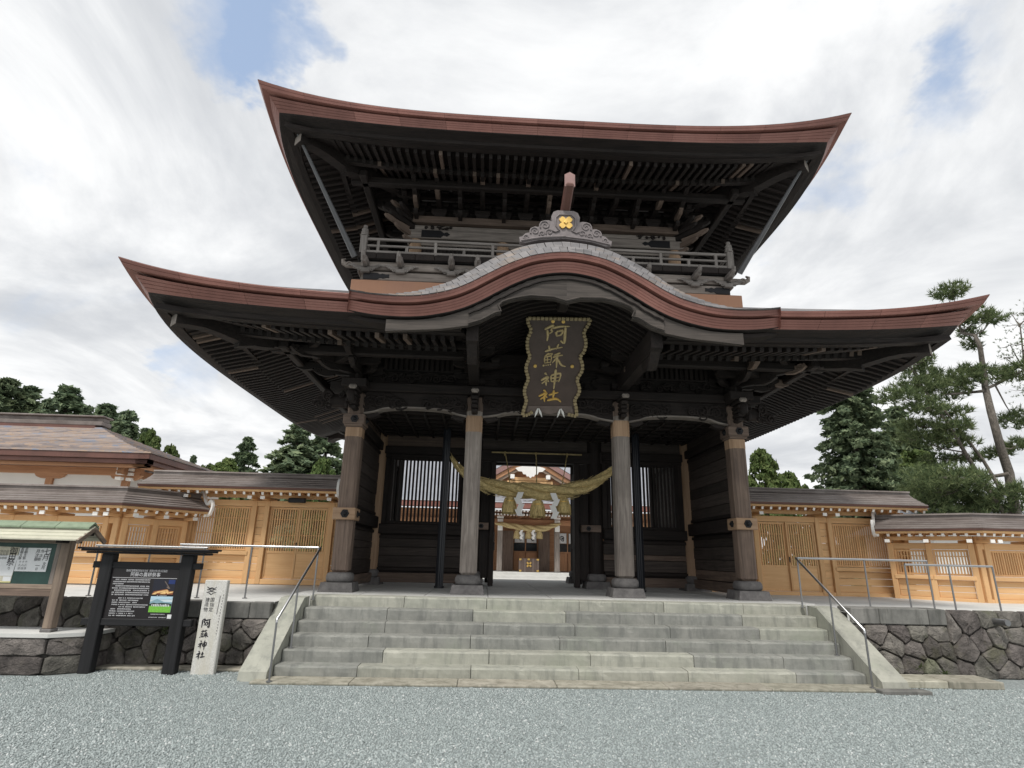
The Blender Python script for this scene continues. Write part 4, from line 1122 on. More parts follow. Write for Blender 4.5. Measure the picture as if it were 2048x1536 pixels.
# ================================================================ things on and around the gate
def atp(px, py, o, n):
    d = ray(px, py); return CP+d*((Vector(o)-CP).dot(n)/d.dot(n))
def brush(name, strokes, mapf, wscale, mat, parent, flat=.45, nrm=(0, -1, 0), lift=.006):
    """brush-written strokes: polylines in picture pixels laid on the thing's own face"""
    b = MB(); nrm = Vector(nrm)
    for wd_, pts in strokes:
        c = smoothcurve(pts, 4) if len(pts) > 2 else [Vector(pts[0]).lerp(Vector(pts[1]), k/4) for k in range(5)]
        P3 = [mapf(p.x, p.y) for p in c]; n = len(P3)
        rows = []
        for i, p in enumerate(P3):
            d = (P3[min(i+1, n-1)]-P3[max(i-1, 0)]).normalized(); s = nrm.cross(d).normalized(); t = i/(n-1)
            w = wd_*wscale*.5*(.72+.45*math.sin(math.pi*min(1, t*1.15+.12))) * (.55 if i in (0, n-1) else 1)
            rows.append([p-s*w+nrm*.001, p-s*w*.6+nrm*lift, p+s*w*.6+nrm*lift, p+s*w+nrm*.001])
        b.grid(rows)
    return b.build(name, mat, parent)
def text_mesh(s, size, mat):
    cu = bpy.data.curves.new('lettering', 'FONT'); cu.body = s; cu.size = size; cu.align_x = 'CENTER'; cu.align_y = 'CENTER'
    o = bpy.data.objects.new('lettering', cu); me = bpy.data.meshes.new_from_object(o)
    bpy.data.objects.remove(o); bpy.data.curves.remove(cu)
    me.materials.clear(); me.materials.append(MATS[mat]); return me
def on_face(x, y, z, sx=1.0, sz=None):
    """matrix that stands text on a face looking towards -y"""
    return T(x, y, z) @ Matrix.Rotation(math.pi/2, 4, 'X') @ SCL(sx, sz or sx, 1)

# --- name plaque under the gable
TP, BP = Vector((.06, -1.90, 6.64)), Vector((.0, -.52, 4.90))
up_ = (TP-BP).normalized(); nP = Vector((1, 0, 0)).cross(up_).normalized()
if nP.y > 0: nP = -nP
pz = lambda x, y: atp(1000+x/6.146, 600+y/6.146, BP, nP)
pq = thing('name_plaque', 'tall dark name plaque with gold characters and scalloped gold edge under the gable', 'plaque', tuple(BP))
lft = [(340, 210), (345, 285), (382, 368), (338, 470), (335, 560), (346, 640), (370, 682), (328, 780), (320, 860), (348, 965), (308, 1060), (300, 1150), (326, 1225), (296, 1320), (275, 1410)]
rgt = [(1110, 225), (1085, 300), (1027, 392), (1050, 480), (1052, 560), (1020, 650), (980, 690), (1010, 780), (1005, 870), (945, 970), (972, 1060), (968, 1140), (915, 1225), (935, 1320), (940, 1420)]
bot = [(330, 1410), (400, 1365), (440, 1390), (520, 1385), (600, 1412), (680, 1390), (760, 1370), (830, 1395), (880, 1412)]
L3 = [p for p in smoothcurve(lft, 3)]; R3 = [p for p in smoothcurve(rgt, 3)]
ring = L3+[Vector(p) for p in bot]+R3[::-1]
V = [pz(p.x, p.y) for p in ring]; k = len(V)
b = MB(); b.add(V+[v-nP*.09 for v in V], [list(range(k)), list(range(2*k-1, k-1, -1))]+[[i, i+k, (i+1) % k+k, (i+1) % k] for i in range(k)])
b.build('board', 'plaque_board', pq)
def edge_run(line, n):
    tot = [0]
    for a, c in zip(line, line[1:]): tot.append(tot[-1]+(Vector(c)-Vector(a)).length)
    def f(s):
        for i in range(1, len(line)):
            if s <= tot[i]+1e-6: return Vector(line[i-1]).lerp(Vector(line[i]), (s-tot[i-1])/max(1e-6, tot[i]-tot[i-1]))
        return Vector(line[-1])
    for i in range(n):
        a, c = f(tot[-1]*(i+.06)/n), f(tot[-1]*(i+.94)/n)
        p, q = pz(a.x, a.y), pz(c.x, c.y); MB().beam(p+nP*.03, q+nP*.03, .075, .055, .012, up=nP).build('gold_edge_piece', 'gold_edge', pq)
edge_run(L3, 30); edge_run(R3, 30); edge_run([Vector((340, 220)), Vector((1110, 232))], 15)
edge_run([Vector(p) for p in [(275, 1410)]+bot[:2]], 4); edge_run([Vector(p) for p in bot[-2:]+[(940, 1420)]], 3)
tr = [(345, 1300), (880, 1300), (905, 1400), (830, 1395), (760, 1365), (680, 1385), (600, 1405), (520, 1380), (440, 1385), (400, 1360), (330, 1400)]
V = [pz(*p)+nP*.012 for p in tr]; MB().add(V, [list(range(len(V)))]).build('lower_apron', 'plaque_trim', pq)
CH = {'a': [(24, [(548, 362), (600, 335), (652, 312), (650, 338), (622, 362)]), (20, [(622, 362), (640, 385), (606, 412)]), (25, [(580, 366), (588, 430), (578, 502)]), (24, [(640, 348), (740, 325), (860, 322)]), (22, [(690, 388), (692, 420), (702, 448)]), (22, [(692, 388), (768, 374), (750, 425), (700, 440)]), (27, [(806, 328), (798, 430), (788, 528), (742, 496)])],
      'so': [(20, [(552, 632), (640, 603), (768, 578)]), (18, [(598, 558), (616, 628)]), (18, [(722, 538), (692, 605)]), (15, [(602, 650), (545, 694)]), (14, [(572, 668), (644, 658), (612, 692)]), (14, [(550, 700), (546, 772)]), (14, [(550, 702), (628, 690), (622, 766)]), (11, [(548, 735), (622, 728)]), (13, [(548, 772), (620, 763)]), (11, [(585, 696), (583, 768)]), (20, [(528, 812), (545, 792)]), (15, [(562, 806), (570, 790)]), (15, [(592, 804), (592, 786)]), (15, [(624, 798), (614, 780)]), (18, [(742, 648), (662, 676)]), (19, [(648, 702), (712, 686), (772, 676)]), (22, [(706, 660), (698, 750), (692, 832)]), (16, [(694, 712), (642, 772)]), (20, [(708, 722), (752, 796), (805, 816)])],
      'kami': [(20, [(546, 894), (576, 918)]), (23, [(502, 988), (590, 944), (560, 990), (512, 1024)]), (22, [(562, 985), (567, 1050)]), (18, [(582, 985), (602, 1004)]), (19, [(626, 926), (628, 1002)]), (20, [(626, 926), (742, 904), (720, 1004)]), (14, [(630, 962), (730, 946)]), (16, [(630, 1002), (715, 990)]), (25, [(686, 850), (676, 960), (660, 1092)])],
      'sha': [(22, [(532, 1104), (564, 1122)]), (24, [(476, 1182), (570, 1140), (540, 1186), (494, 1218)]), (24, [(542, 1180), (546, 1248)]), (18, [(560, 1180), (580, 1198)]), (22, [(598, 1166), (716, 1134)]), (25, [(662, 1104), (650, 1226)]), (26, [(578, 1234), (690, 1214), (748, 1252)])]}
pxm = 1/6.146*(TP-CP).length/CAM['f']
for nm, ss in CH.items(): brush('gold_character', ss, pz, pxm*1.25, 'gold' if nm == 'sha' else 'gold_dull', pq, nrm=nP, lift=.022)
for (x, y) in ((650, 262), (778, 266), (432, 810), (886, 815)):
    p = pz(x, y); b = MB(); b.tube([p, p+nP*.02], [.038, .036], 16); b.tube([p+nP*.019, p+nP*.024], [.018, .012], 10); b.build('gold_stud', 'gold', pq, smooth=50)
for (x, y) in ((470, 1380), (745, 1385)):
    for s in (-1, 1):
        a, m, c = pz(x+s*6, y-55), pz(x+s*22, y-12), pz(x+s*44, y+52)
        MB().tube([a+nP*.03, m+nP*.05, c+nP*.03], [.01, .028, .006], 7).build('white_claw', 'white_paint', pq, smooth=60)
MB().beam(TP+Vector((0, .1, -.1)), (0, -.4, 6.3), .05, .05).build('hanger', 'iron_black', pq)

# --- straw rope across the doorway
def straw_rope(root, path, rad, turns, mat, tw=3):
    P3 = smoothcurve3(path, 8); n = len(P3)
    for k in range(tw):
        pts = []; rr = []
        for i, (p, r) in enumerate(P3):
            t = i/(n-1); a = 2*math.pi*(turns*t+k/tw)
            d = (P3[min(i+1, n-1)][0]-P3[max(i-1, 0)][0]).normalized(); s = Vector((0, 1, 0)); u = d.cross(s).normalized()
            pts.append(p+(s*math.cos(a)+u*math.sin(a))*r*.52); rr.append(r*.50)
        MB().tube(pts, rr, 10).build('rope_strand', mat, root, smooth=70)
def smoothcurve3(tab, n):
    out = []
    for i in range(len(tab)-1):
        q = [tab[max(i-1, 0)], tab[i], tab[i+1], tab[min(i+2, len(tab)-1)]]
        for k in range(n):
            t = k/n; f = lambda a, b, c, d: .5*((2*b)+(c-a)*t+(2*a-5*b+4*c-d)*t*t+(3*b-a-3*c+d)*t**3)
            out.append((f(*[Vector(x[0]) for x in q]), f(*[x[1] for x in q])))
    out.append((Vector(tab[-1][0]), tab[-1][1])); return out
def tassel(root, top, bot, r0, r1, mat, band, seed):
    r = random.Random(seed); b = MB(); top, bot = Vector(top), Vector(bot); n = 22
    for i in range(64):
        a = r.uniform(0, 6.28); q = math.sqrt(r.random()); 
        p = top+Vector((r0*q*math.cos(a), r0*q*math.sin(a)*.7, 0)); e = bot+Vector((r1*q*math.cos(a), r1*q*math.sin(a)*.7, r.uniform(-.05, .03)*r1*4))
        m = p.lerp(e, .5)+Vector((r0*.25*q*math.cos(a), r0*.2*q*math.sin(a), 0)); b.tube([p, m, e], [r1*.10, r1*.12, r1*.05], 4)
    b.lathe([(r0*.7, top.z+.04), (r0*1.02, top.z), (r0*1.0, lerp(top.z, bot.z, .16)), (lerp(r0, r1, .55), lerp(top.z, bot.z, .6)), (r1*.9, bot.z+.02)], (top.x, top.y, 0), 18)
    t = b.build('tassel', mat, root)
    if band:
        z = lerp(top.z, bot.z, .2); MB().lathe([(r0*1.04, z-.018), (r0*1.09, z), (r0*1.04, z+.018)], (top.x, top.y, 0), 18).build('gold_band', 'gold', t, smooth=60)
def shide(root, p, w, h, s=1):
    """white paper streamer folded in zig-zag"""
    b = MB(); x = 0; p = Vector(p)
    for k in range(4):
        dx = s*w*(.85 if k % 2 else -.7); z0, z1 = -h*k/4, -h*(k+1)/4-h*.03
        q = [p+Vector((x-w*.5, -.012*k, z0)), p+Vector((x+w*.5, -.012*k, z0)), p+Vector((x+w*.5+dx*.6, -.012*k-.03, z1)), p+Vector((x-w*.5+dx*.6, -.012*k-.03, z1))]
        b.add(q+[v+Vector((0, .004, 0)) for v in q], [[0, 1, 2, 3], [7, 6, 5, 4], [0, 4, 5, 1], [3, 2, 6, 7], [1, 5, 6, 2], [0, 3, 7, 4]]); x += dx
    b.build('paper_streamer', 'white_paint', root)
YR = 2.1
rp = thing('straw_rope', 'thick twisted straw rope with tassels and paper streamers hanging across the gate doorway', 'rope', tuple(at(1075, 985, Y=YR)))
path = [((at(902, 912, Y=YR)), .04), (at(918, 936, Y=YR), .09), (at(945, 958, Y=YR), .13), (at(975, 972, Y=YR), .165), (at(1020, 978, Y=YR), .20), (at(1070, 984, Y=YR), .215), (at(1125, 983, Y=YR), .20), (at(1165, 975, Y=YR), .165), (at(1200, 958, Y=YR), .13), (at(1228, 938, Y=YR), .09), (at(1250, 918, Y=YR), .04)]
straw_rope(rp, [(p, r*1.06) for p, r in path], 1, 1.9, 'straw', 3)
b = MB(); r = random.Random(4); PP = smoothcurve3(path, 8)
for i in range(420):
    k = r.randrange(2, len(PP)-1); p, rad_ = PP[k]; a = r.uniform(0, 6.28); d = (PP[min(k+1, len(PP)-1)][0]-PP[k-1][0]).normalized()*r.choice((-1, 1))
    o = Vector((0, math.cos(a), math.sin(a))); q = p+o*rad_*1.12; l = r.uniform(.05, .16)
    b.tube([q-d*l*.3, q+d*l*.4+o*.012, q+d*l+o*r.uniform(.0, .05)], [.006, .005, .002], 3)
tag(b.build('loose_straw', 'straw', rp), kind='stuff')
for i, (xt, yt, xb, yb) in enumerate(((1020, 996, 1018, 1027), (1076, 1003, 1075, 1034), (1126, 998, 1127, 1028))):
    t, e = at(xt, yt, Y=YR-.05), at(xb, yb, Y=YR-.05); tassel(rp, t, Vector((t.x, t.y, e.z)), .115, .20, 'straw_v', True, i)
shide(rp, at(1042, 984, Y=YR-.28), .15, .58, 1); shide(rp, at(1106, 986, Y=YR-.28), .15, .62, -1)
za = at(1072, 907, Y=YM-.2).z
MB().tube([(at(985, 906, Y=YM-.2).x-.02, YM-.2, za), (at(1162, 909, Y=YM-.2).x+.02, YM-.2, za)], .022, 8).build('hanging_pole', 'straw_pale', rp, smooth=60)
for (xa, xb, yb) in ((1010, 1020, 966), (1072, 1073, 970), (1134, 1124, 970)):
    a = at(xa, 906, Y=YM-.2); a.z = za; c = at(xb, yb, Y=YR); MB().tube([a+Vector((0, 0, .03)), a.lerp(c, .5)+Vector((.01, 0, .0)), c], .014, 6).build('hanging_cord', 'straw_v', rp)
    MB().tube([a+Vector((-.03, 0, .02)), a+Vector((0, 0, -.09)), a+Vector((.02, -.02, .02))], .018, 6).build('cord_knot', 'straw_v', rp)

# --- black fluted rain pipes standing in the side bays
for s in (-1, 1):
    x = -2.42 if s < 0 else 2.56
    t = thing('rain_pipe', 'black fluted pipe standing beside the lattice window ' + ('that shows the brighter daylight' if s < 0 else 'under the hexagon-studded wing wall'), 'pipe', (x, 2.0, P), 'black pipes inside the gate')
    MB().tube([(x, 2.0, P), (x, 2.0, 5.08)], .098, 24, flute=lambda k: 1.0 if k % 3 else .86).build('pipe', 'pipe_black', t)
    MB().tube([(x, 2.0, P), (x, 2.0, P+.05)], .125, 20).build('pipe_foot', 'pipe_black', t, smooth=40)

# --- steel handrails
def railing(name, label, pts, posts, group='steel handrails along the terrace'):
    pts = [Vector(p) for p in pts]
    t = thing(name, label, 'railing', (posts[0][0][0], posts[0][0][1], posts[0][0][2]), group)
    MB().tube(pts, .021, 10).build('hand_rail', 'steel', t, smooth=60)
    for a, c in posts:
        p = MB().tube([a, c], .016, 8).build('post', 'steel_dark', t, smooth=60)
        MB().tube([Vector(a), Vector(a)+Vector((0, 0, .012))], .045, 12).build('post_flange', 'steel_dark', p)
def rail_run(Y, z0, pxs, z1): return [((at(x, 1185, Y=Y).x, Y, z0), (at(x, 1185, Y=Y).x, Y, z1)) for x in pxs]
YL = -1.35
zt = at(500, 1092, Y=YL).z; q = rail_run(YL, 1.035, (627, 491), zt); xe = at(361, 1090, Y=YL).x
q = q+[((xe+.05, YL, 1.035), (xe+.05, YL, zt))]
railing('handrail', 'level steel handrail on the terrace behind the stone pillar', [(q[0][0][0], YL, zt), (xe, YL, zt)], q)
zt2 = at(290, 1093, Y=YL).z; q2 = rail_run(YL-.12, 1.035, (178, 285, 395), zt2)
railing('handrail', 'level steel handrail on the terrace above the black framed sign', [(q2[0][0][0]-.05, YL-.12, zt2), (q2[2][0][0]+.05, YL-.12, zt2)], q2)
xl = -4.47
a, m, e = Vector((xl, YL+.02, zt)), at(597, 1168, X=xl), at(554, 1239, X=xl)
railing('handrail', 'sloping steel handrail beside the left-hand cheek of the steps, next to the stone pillar'.replace('left-hand cheek of the steps', 'steps'), [a, e, e+Vector((0, 0, -.04))],
        [((xl, e.y, 0.035), tuple(e)), ((xl, m.y, RISE*(int((m.y-SY)/TREAD)+1)), tuple(m))])
YR_ = -1.35
zt = at(1720, 1119, Y=YR_).z; q = rail_run(YR_, 1.07, (1602, 1737, 1864), zt)
railing('handrail', 'level steel handrail with three posts beside the steps, over the coping blocks', [(q[0][0][0], YR_, zt), (q[2][0][0], YR_, zt)], q)
zt2 = at(1890, 1131, Y=YR_).z; q2 = rail_run(YR_-.12, 1.07, (1818, 1906, 1995), zt2)
railing('handrail', 'lower steel handrail at the end of the terrace over the drain pipe', [(q2[0][0][0], YR_-.12, zt2), (q2[2][0][0], YR_-.12, zt2)], q2)
xr = 4.78
a, m, e = Vector((xr, YR_+.02, zt)), at(1658, 1184, X=xr), at(1729, 1261, X=xr)
railing('handrail', 'sloping steel handrail beside the steps over the pale kerb stones', [a, e, e+Vector((0, 0, -.04))],
        [((xr, e.y, 0.035), tuple(e)), ((xr, m.y, RISE*(int((m.y-SY)/TREAD)+1)), tuple(m))])

# --- black framed information sign
YS = -2.70
sg = thing('information_sign', 'black timber framed information sign with white lettering and two photographs', 'sign', (-6.84, YS, 0))
s2 = lambda px, py, Y=YS-.1: at(px, py, Y=Y)
xa, xb = at(171, 1347, Y=YS).x, at(339, 1347, Y=YS).x; ztop = at(225, 1107, Y=YS).z
for x in (xa, xb): MB().span((x-.095, YS-.08, 0), (x+.095, YS+.08, ztop), .012).build('post', 'black_wood_z', sg)
zr0, zr1 = at(280, 1137, Y=YS).z, at(280, 1124, Y=YS).z; zl0, zl1 = at(260, 1251, Y=YS).z, at(260, 1237, Y=YS).z
for z0, z1 in ((zr0, zr1), (zl0, zl1)):
    MB().span((xa-.22, YS-.055, z0), (xb+.22, YS+.055, z1), .008).build('cross_rail', 'black_wood_x', sg)
for k, (dz, ex, dy) in enumerate(((0, .30, .16), (.035, .36, .21), (.065, .40, .24))): MB().span((xa-ex, YS-dy, ztop+dz), (xb+ex, YS+dy, ztop+dz+.032), .006).build('roof_board', 'black_wood_x', sg)
panel = MB().span((xa+.095, YS-.035, zl1), (xb-.095, YS+.02, zr0), .0).build('sign_panel', 'sign_panel', sg)
YP = YS-.035
m6 = lambda x, y: at(200+x/10.24, 1110+y/10.24, Y=YP)
# affine frame of the panel: u,v in 0..1 from its traced corners
c00, c10, c01 = m6(225, 285), m6(1690, 300), m6(60, 1280)
PW, PH = (xb-xa-.19), (zr0-zl1); PX0 = xa+.095; PZ1 = zr0
def uv(u, v): return Vector((PX0+PW*u, YP-.004, PZ1-PH*v))
def patch(u0, v0, u1, v1, mat, name, dy=0.0, par=panel): 
    a, c = uv(u0, v1), uv(u1, v0); return MB().span((a.x, YP-.003-dy, a.z), (c.x, YP+.003-dy, c.z)).build(name, mat, par)
tm = text_mesh('阿蘇の農耕祭事', .072, 'sign_white'); p = uv(.5, .125); inst('lettering', tm, panel, on_face(p.x, YP-.004, p.z, .95, 1.0))
tm = text_mesh('国指定重要無形民俗文化財（昭和57年1月13日指定）', .040, 'sign_white'); p = uv(.52, .045); inst('lettering', tm, panel, on_face(p.x, YP-.004, p.z, .72, 1.0))
patch(.03, .185, .97, .192, 'sign_white', 'rule_line')
r = random.Random(11); b = MB()
def textline(u0, u1, v, h=.018):
    u = u0
    while u < u1:
        w = r.uniform(.008, .014); g = r.uniform(.002, .004)
        if r.random() < .93:
            for kk in range(3):
                hh = h*r.uniform(.12, .3); vv = v+h*(kk/3+.05)
                a, c = uv(u+r.uniform(0, w*.3), vv+hh), uv(u+w*r.uniform(.7, 1), vv); b.span((a.x, YP-.004, a.z), (c.x, YP-.001, c.z))
            uu = u+w*r.uniform(.25, .7); a, c = uv(uu, v+h), uv(uu+w*.2, v); b.span((a.x, YP-.0045, a.z), (c.x, YP-.001, c.z))
        u += w+g
for i, (a_, c_) in enumerate(((.08, .58), (.05, .58), (.05, .20), (.08, .58), (.05, .58), (.09, .59), (.06, .59), (.06, .59))): textline(a_, c_, .215+.043*i, .024)
for i, (a_, c_, e_) in enumerate(((.17, .17, .52), (.09, .19, .46), (.09, .19, .45), (.09, .19, .60), (.20, .20, .58), (.09, .19, .38), (.08, .19, .44), (.08, .19, .41), (.08, .19, .45))):
    if a_ < c_: textline(a_, c_-.025, .585+.043*i, .022)
    textline(c_, e_, .585+.043*i, .022)
textline(.72, .86, .528, .014); textline(.68, .90, .895, .016); textline(.66, .90, .955, .018)
b.build('body_text', 'sign_white', panel)
ph = patch(.64, .21, .96, .515, 'print_night', 'photograph'); patch(.86, .215, .955, .30, 'print_blue', 'print', .003, ph)
def ppoly(pts, mat, dy=.004, par=None): V = [uv(*q) for q in pts]; V = [Vector((v.x, YP-.003-dy, v.z)) for v in V]; MB().add(V, [list(range(len(V)))[::-1]]).build('print', mat, par)
ppoly([(.645, .51), (.67, .45), (.78, .42), (.85, .40), (.90, .44), (.955, .44), (.95, .51)], 'print_ember', .004, ph)
ppoly([(.645, .512), (.70, .46), (.80, .43), (.86, .41), (.885, .45), (.83, .505), (.76, .50), (.80, .47), (.72, .485), (.70, .512)], 'print_fire', .005, ph)
ppoly([(.80, .25), (.815, .245), (.90, .39), (.875, .40), (.84, .36), (.86, .35)], 'plaque_trim', .006, ph); ppoly([(.86, .47), (.95, .445), (.95, .47), (.87, .50)], 'print_fire', .006, ph)
ph = patch(.64, .55, .96, .865, 'print_haze', 'photograph'); ppoly([(.642, .55), (.958, .55), (.958, .60), (.642, .62)], 'print_sky', .004, ph); ppoly([(.642, .66), (.74, .60), (.84, .655), (.958, .66), (.958, .70), (.642, .70)], 'print_hill', .005, ph)
ppoly([(.642, .70), (.69, .675), (.75, .69), (.80, .675), (.93, .685), (.958, .70), (.958, .75), (.642, .75)], 'print_trees', .006, ph); ppoly([(.642, .74), (.958, .735), (.958, .865), (.642, .865)], 'print_field', .007, ph)
b = MB()
for i in range(11): u = .675+.024*i; a, c = uv(u, .748), uv(u+r.uniform(.01, .018), .700+r.uniform(0, .012)); b.span((a.x, YP-.012, a.z), (c.x, YP-.009, c.z))
b.build('print', 'sign_white', ph)
patch(.925, .905, .985, .985, 'paper', 'blank_label', .002)

# --- stone pillar
YPi = -2.60
xp0, xp1 = at(381, 1349, Y=YPi-.1).x, at(428, 1349, Y=YPi-.1).x; zp = at(434, 1160, Y=YPi-.1).z
sp_ = thing('stone_pillar', 'pale granite pillar carved with black characters beside the steps', 'pillar', ((xp0+xp1)/2, YPi, 0))
shaft = MB().span((xp0, YPi-.13, -.05), (xp1, YPi-.02, zp), .012).build('shaft', 'stone_granite', sp_)
YF = YPi-.131
ctr = (xp0+xp1)/2
def pl7(x, y):
    # de-skew: measure from the pillar's own axis in the picture
    py = 1150+y/7.68; t = (py-1160)/(1349-1160); axp = lerp(435, 404.5, t); hw = lerp(21.5, 23.5, t)
    return Vector((ctr+((370+x/7.68)-axp)/hw*(xp1-xp0)/2, YF-.001, lerp(zp, 0, t)))
PCH = [[(9, [(292, 700), (326, 690), (310, 735), (326, 760), (300, 787)]), (10, [(290, 698), (280, 760), (268, 822)]), (10, [(322, 716), (412, 690)]), (8, [(330, 745), (362, 740), (352, 776), (328, 778), (331, 748)]), (11, [(392, 702), (376, 812), (352, 796)])],
       [(8, [(262, 882), (357, 864)]), (7, [(290, 852), (290, 892)]), (7, [(338, 848), (326, 888)]), (7, [(286, 894), (258, 917)]), (6, [(265, 918), (262, 952), (300, 949), (306, 914), (266, 919)]), (6, [(283, 916), (280, 950)]), (7, [(236, 974), (250, 958)]), (6, [(264, 970), (268, 960)]), (6, [(288, 970), (286, 958)]), (8, [(352, 894), (314, 906)]), (8, [(312, 922), (362, 914)]), (9, [(338, 898), (330, 974)]), (7, [(330, 930), (308, 957)]), (8, [(340, 930), (368, 962)])],
       [(9, [(254, 1018), (272, 1036)]), (9, [(220, 1078), (272, 1054), (240, 1092), (212, 1112)]), (9, [(250, 1080), (244, 1138)]), (8, [(291, 1055), (285, 1097), (330, 1091), (341, 1044), (292, 1055)]), (6, [(288, 1076), (335, 1068)]), (10, [(319, 1012), (298, 1160)])],
       [(9, [(223, 1172), (242, 1190)]), (9, [(188, 1228), (242, 1204), (215, 1242), (182, 1267)]), (10, [(222, 1230), (214, 1298)]), (9, [(258, 1221), (303, 1211)]), (10, [(287, 1182), (270, 1262)]), (10, [(238, 1267), (318, 1254)])],
       [(6, [(362, 184), (395, 210), (432, 200), (468, 212), (503, 184)]), (6, [(357, 234), (392, 226), (425, 250), (460, 228), (498, 232)]), (6, [(350, 272), (390, 282), (412, 306), (450, 282), (493, 270)]), (5, [(385, 212), (480, 226)]), (5, [(370, 255), (470, 262)])]]
pm = (xp1-xp0)/46/7.68*1.0
for ss in PCH: brush('carved_character', ss, pl7, pm*1.9, 'ink', shaft, lift=.0015)
for s, px_, py_ in (('国', 435, 392), ('指', 425, 470), ('定', 408, 545), ('建', 362, 395), ('造', 345, 465), ('物', 330, 545)):
    p = pl7(px_, py_); inst('lettering', text_mesh(s, .07, 'ink'), shaft, on_face(p.x, YF-.002, p.z))
b = MB()
for col, (x0, y0, x1, y1) in enumerate(((598, 310, 480, 955), (560, 330, 500, 620))):
    for i in range(14): 
        t = i/14; q = pl7(lerp(x0, x1, t)-(8 if col else 0), lerp(y0, y1, t)); b.box((q.x, YF-.001, q.z), (.012, .002, .012)); b.box((q.x+.004, YF-.001, q.z-.012), (.004, .002, .016))
b.build('small_inscription', 'stone_base', shaft)

# --- notice board with its own little roof
YN = -2.72
nb = thing('notice_board', 'green notice board with pinned papers under a small pale gabled roof', 'notice board', (-9, YN, .585))
xpst = at(96, 1266, Y=YN).x; zn0 = .585; zap = at(172, 1054, Y=YN).z; ze = at(150, 1080, Y=YN-.3).z
for x in (xpst, xpst-3.1): 
    p = MB().span((x-.07, YN-.075, zn0+.05), (x+.07, YN+.075, zap-.03), .01).build('post', 'board_grey_z', nb); MB().span((x-.085, YN-.09, zn0), (x+.085, YN+.09, zn0+.05), .01).build('post_foot', 'stone_base', p)
zg0, zg1 = at(60, 1168, Y=YN).z, at(60, 1086, Y=YN).z
grn = MB().span((xpst-3.0, YN-.02, zg0), (xpst-.09, YN+.03, zg1)).build('green_board', 'board_green', nb)
for z0, z1, m in ((zg0-.07, zg0, 'board_grey_x'), (zg1, zg1+.09, 'board_grey_x'), (zg0-.18, zg0-.075, 'gate_brown_x')): MB().span((xpst-3.03, YN-.045, z0), (xpst-.07, YN+.05, z1), .006).build('frame_rail', m, nb)
MB().span((xpst-.16, YN-.04, zg0), (xpst-.09, YN+.05, zg1), .006).build('frame_stile', 'gate_grey_z', nb)
xR = at(178, 1060, Y=YN).x+.1; hw = .33
for s in (-1, 1):
    for k in range(4):
        o0, o1 = hw*(1-k/4)+.02, hw*(1-(k+1)/4)-.01; z0, z1 = lerp(ze, zap, k/4), lerp(ze, zap, (k+1)/4)
        V = [(xpst-3.4, YN+s*o0, z0+.012), (xR, YN+s*o0, z0+.012), (xR, YN+s*o1, z1+.012), (xpst-3.4, YN+s*o1, z1+.012)]
        b = MB(); b.add(V+[(x, y, z-.022) for x, y, z in V], [[0, 1, 2, 3], [7, 6, 5, 4], [0, 4, 5, 1], [2, 6, 7, 3], [1, 5, 6, 2], [0, 3, 7, 4]]); b.build('roof_board', 'roof_pale', nb)
    b = MB(); b.beam((xR-.015, YN+s*(hw+.02), ze-.03), (xR-.015, YN, zap-.035), .04, .07, .004); b.build('bargeboard', 'board_grey_y', nb)
for k in range(7):
    x0 = xR-.02-k*.55; 
    MB().extrude([(-.13, -.055), (0, .03), (.13, -.055), (.13, -.03), (0, .06), (-.13, -.03)], (x0, YN, zap+.02), (0, 1, 0), (0, 0, 1), .54).build('ridge_tile', 'roof_moss', nb)
MB().span((xpst-3.3, YN-.06, zap-.14), (xR-.03, YN+.06, zap-.04), .006).build('ridge_beam', 'gate_dark_x', nb)
MB().span((xpst-.05, YN-.25, ze-.05), (xpst+.05, YN+.25, ze+.02), .006).build('cross_arm', 'gate_dark_y', nb)
n5 = lambda x, y: at(x/10.24, 1060+y/10.24, Y=YN-.021)
def sheet(pts, mat, dy, par=grn):
    V = [n5(*q)+Vector((0, -dy, 0)) for q in pts]; k = len(V)
    return MB().add(V+[v+Vector((0, .003, 0)) for v in V], [list(range(k))[::-1], [k+i for i in range(k)]]).build('notice_paper', mat, par)
pap = sheet([(425, 362), (1062, 372), (935, 858), (290, 842)], 'paper', .006)
old = sheet([(-120, 330), (415, 352), (215, 1070), (-260, 1060)], 'paper_old', .005); sheet([(-220, 500), (380, 520), (245, 940), (-250, 930)], 'paper', .007); sheet([(75, 950), (240, 950), (215, 1045), (55, 1045)], 'paper', .009); sheet([(-240, 1045), (220, 1050), (214, 1075), (-250, 1072)], 'paper_yellow', .008)
def ntext(s, x, y, size, dy=.012, par=pap): p = n5(x, y); inst('lettering', text_mesh(s, size, 'ink'), par, on_face(p.x, YN-.021-dy, p.z))
for s, x, y, z in (('七', 980, 455, .11), ('月', 945, 570, .11), ('文', 915, 700, .06), ('月', 890, 775, .06), ('月', 790, 440, .065), ('次', 765, 525, .065), ('祭', 745, 605, .065), ('一', 775, 735, .075), ('日', 755, 800, .045), ('月', 880, 440, .055), ('次', 850, 530, .055), ('祭', 815, 605, .055)): ntext(s, x, y, z)
for k in range(2):
    for j, s in enumerate('祈願大祭'): ntext(s, 560-k*85-j*19, 395+j*62, .052)
for k in range(3):
    for j, s in enumerate(('十', '八', '日')): ntext(s, 545-k*62-j*14, 655+j*66, .042)
for s, x, y, z in (('御', 290, 440, .13), ('田', 260, 550, .12), ('祭', 225, 665, .13), ('り', 190, 790, .05)): ntext(s, x, y, z, .013, old)
for j in range(4):
    for k in range(3): ntext('日月中'[k], -10+j*58-k*20, 440+k*70, .045, .013, old)

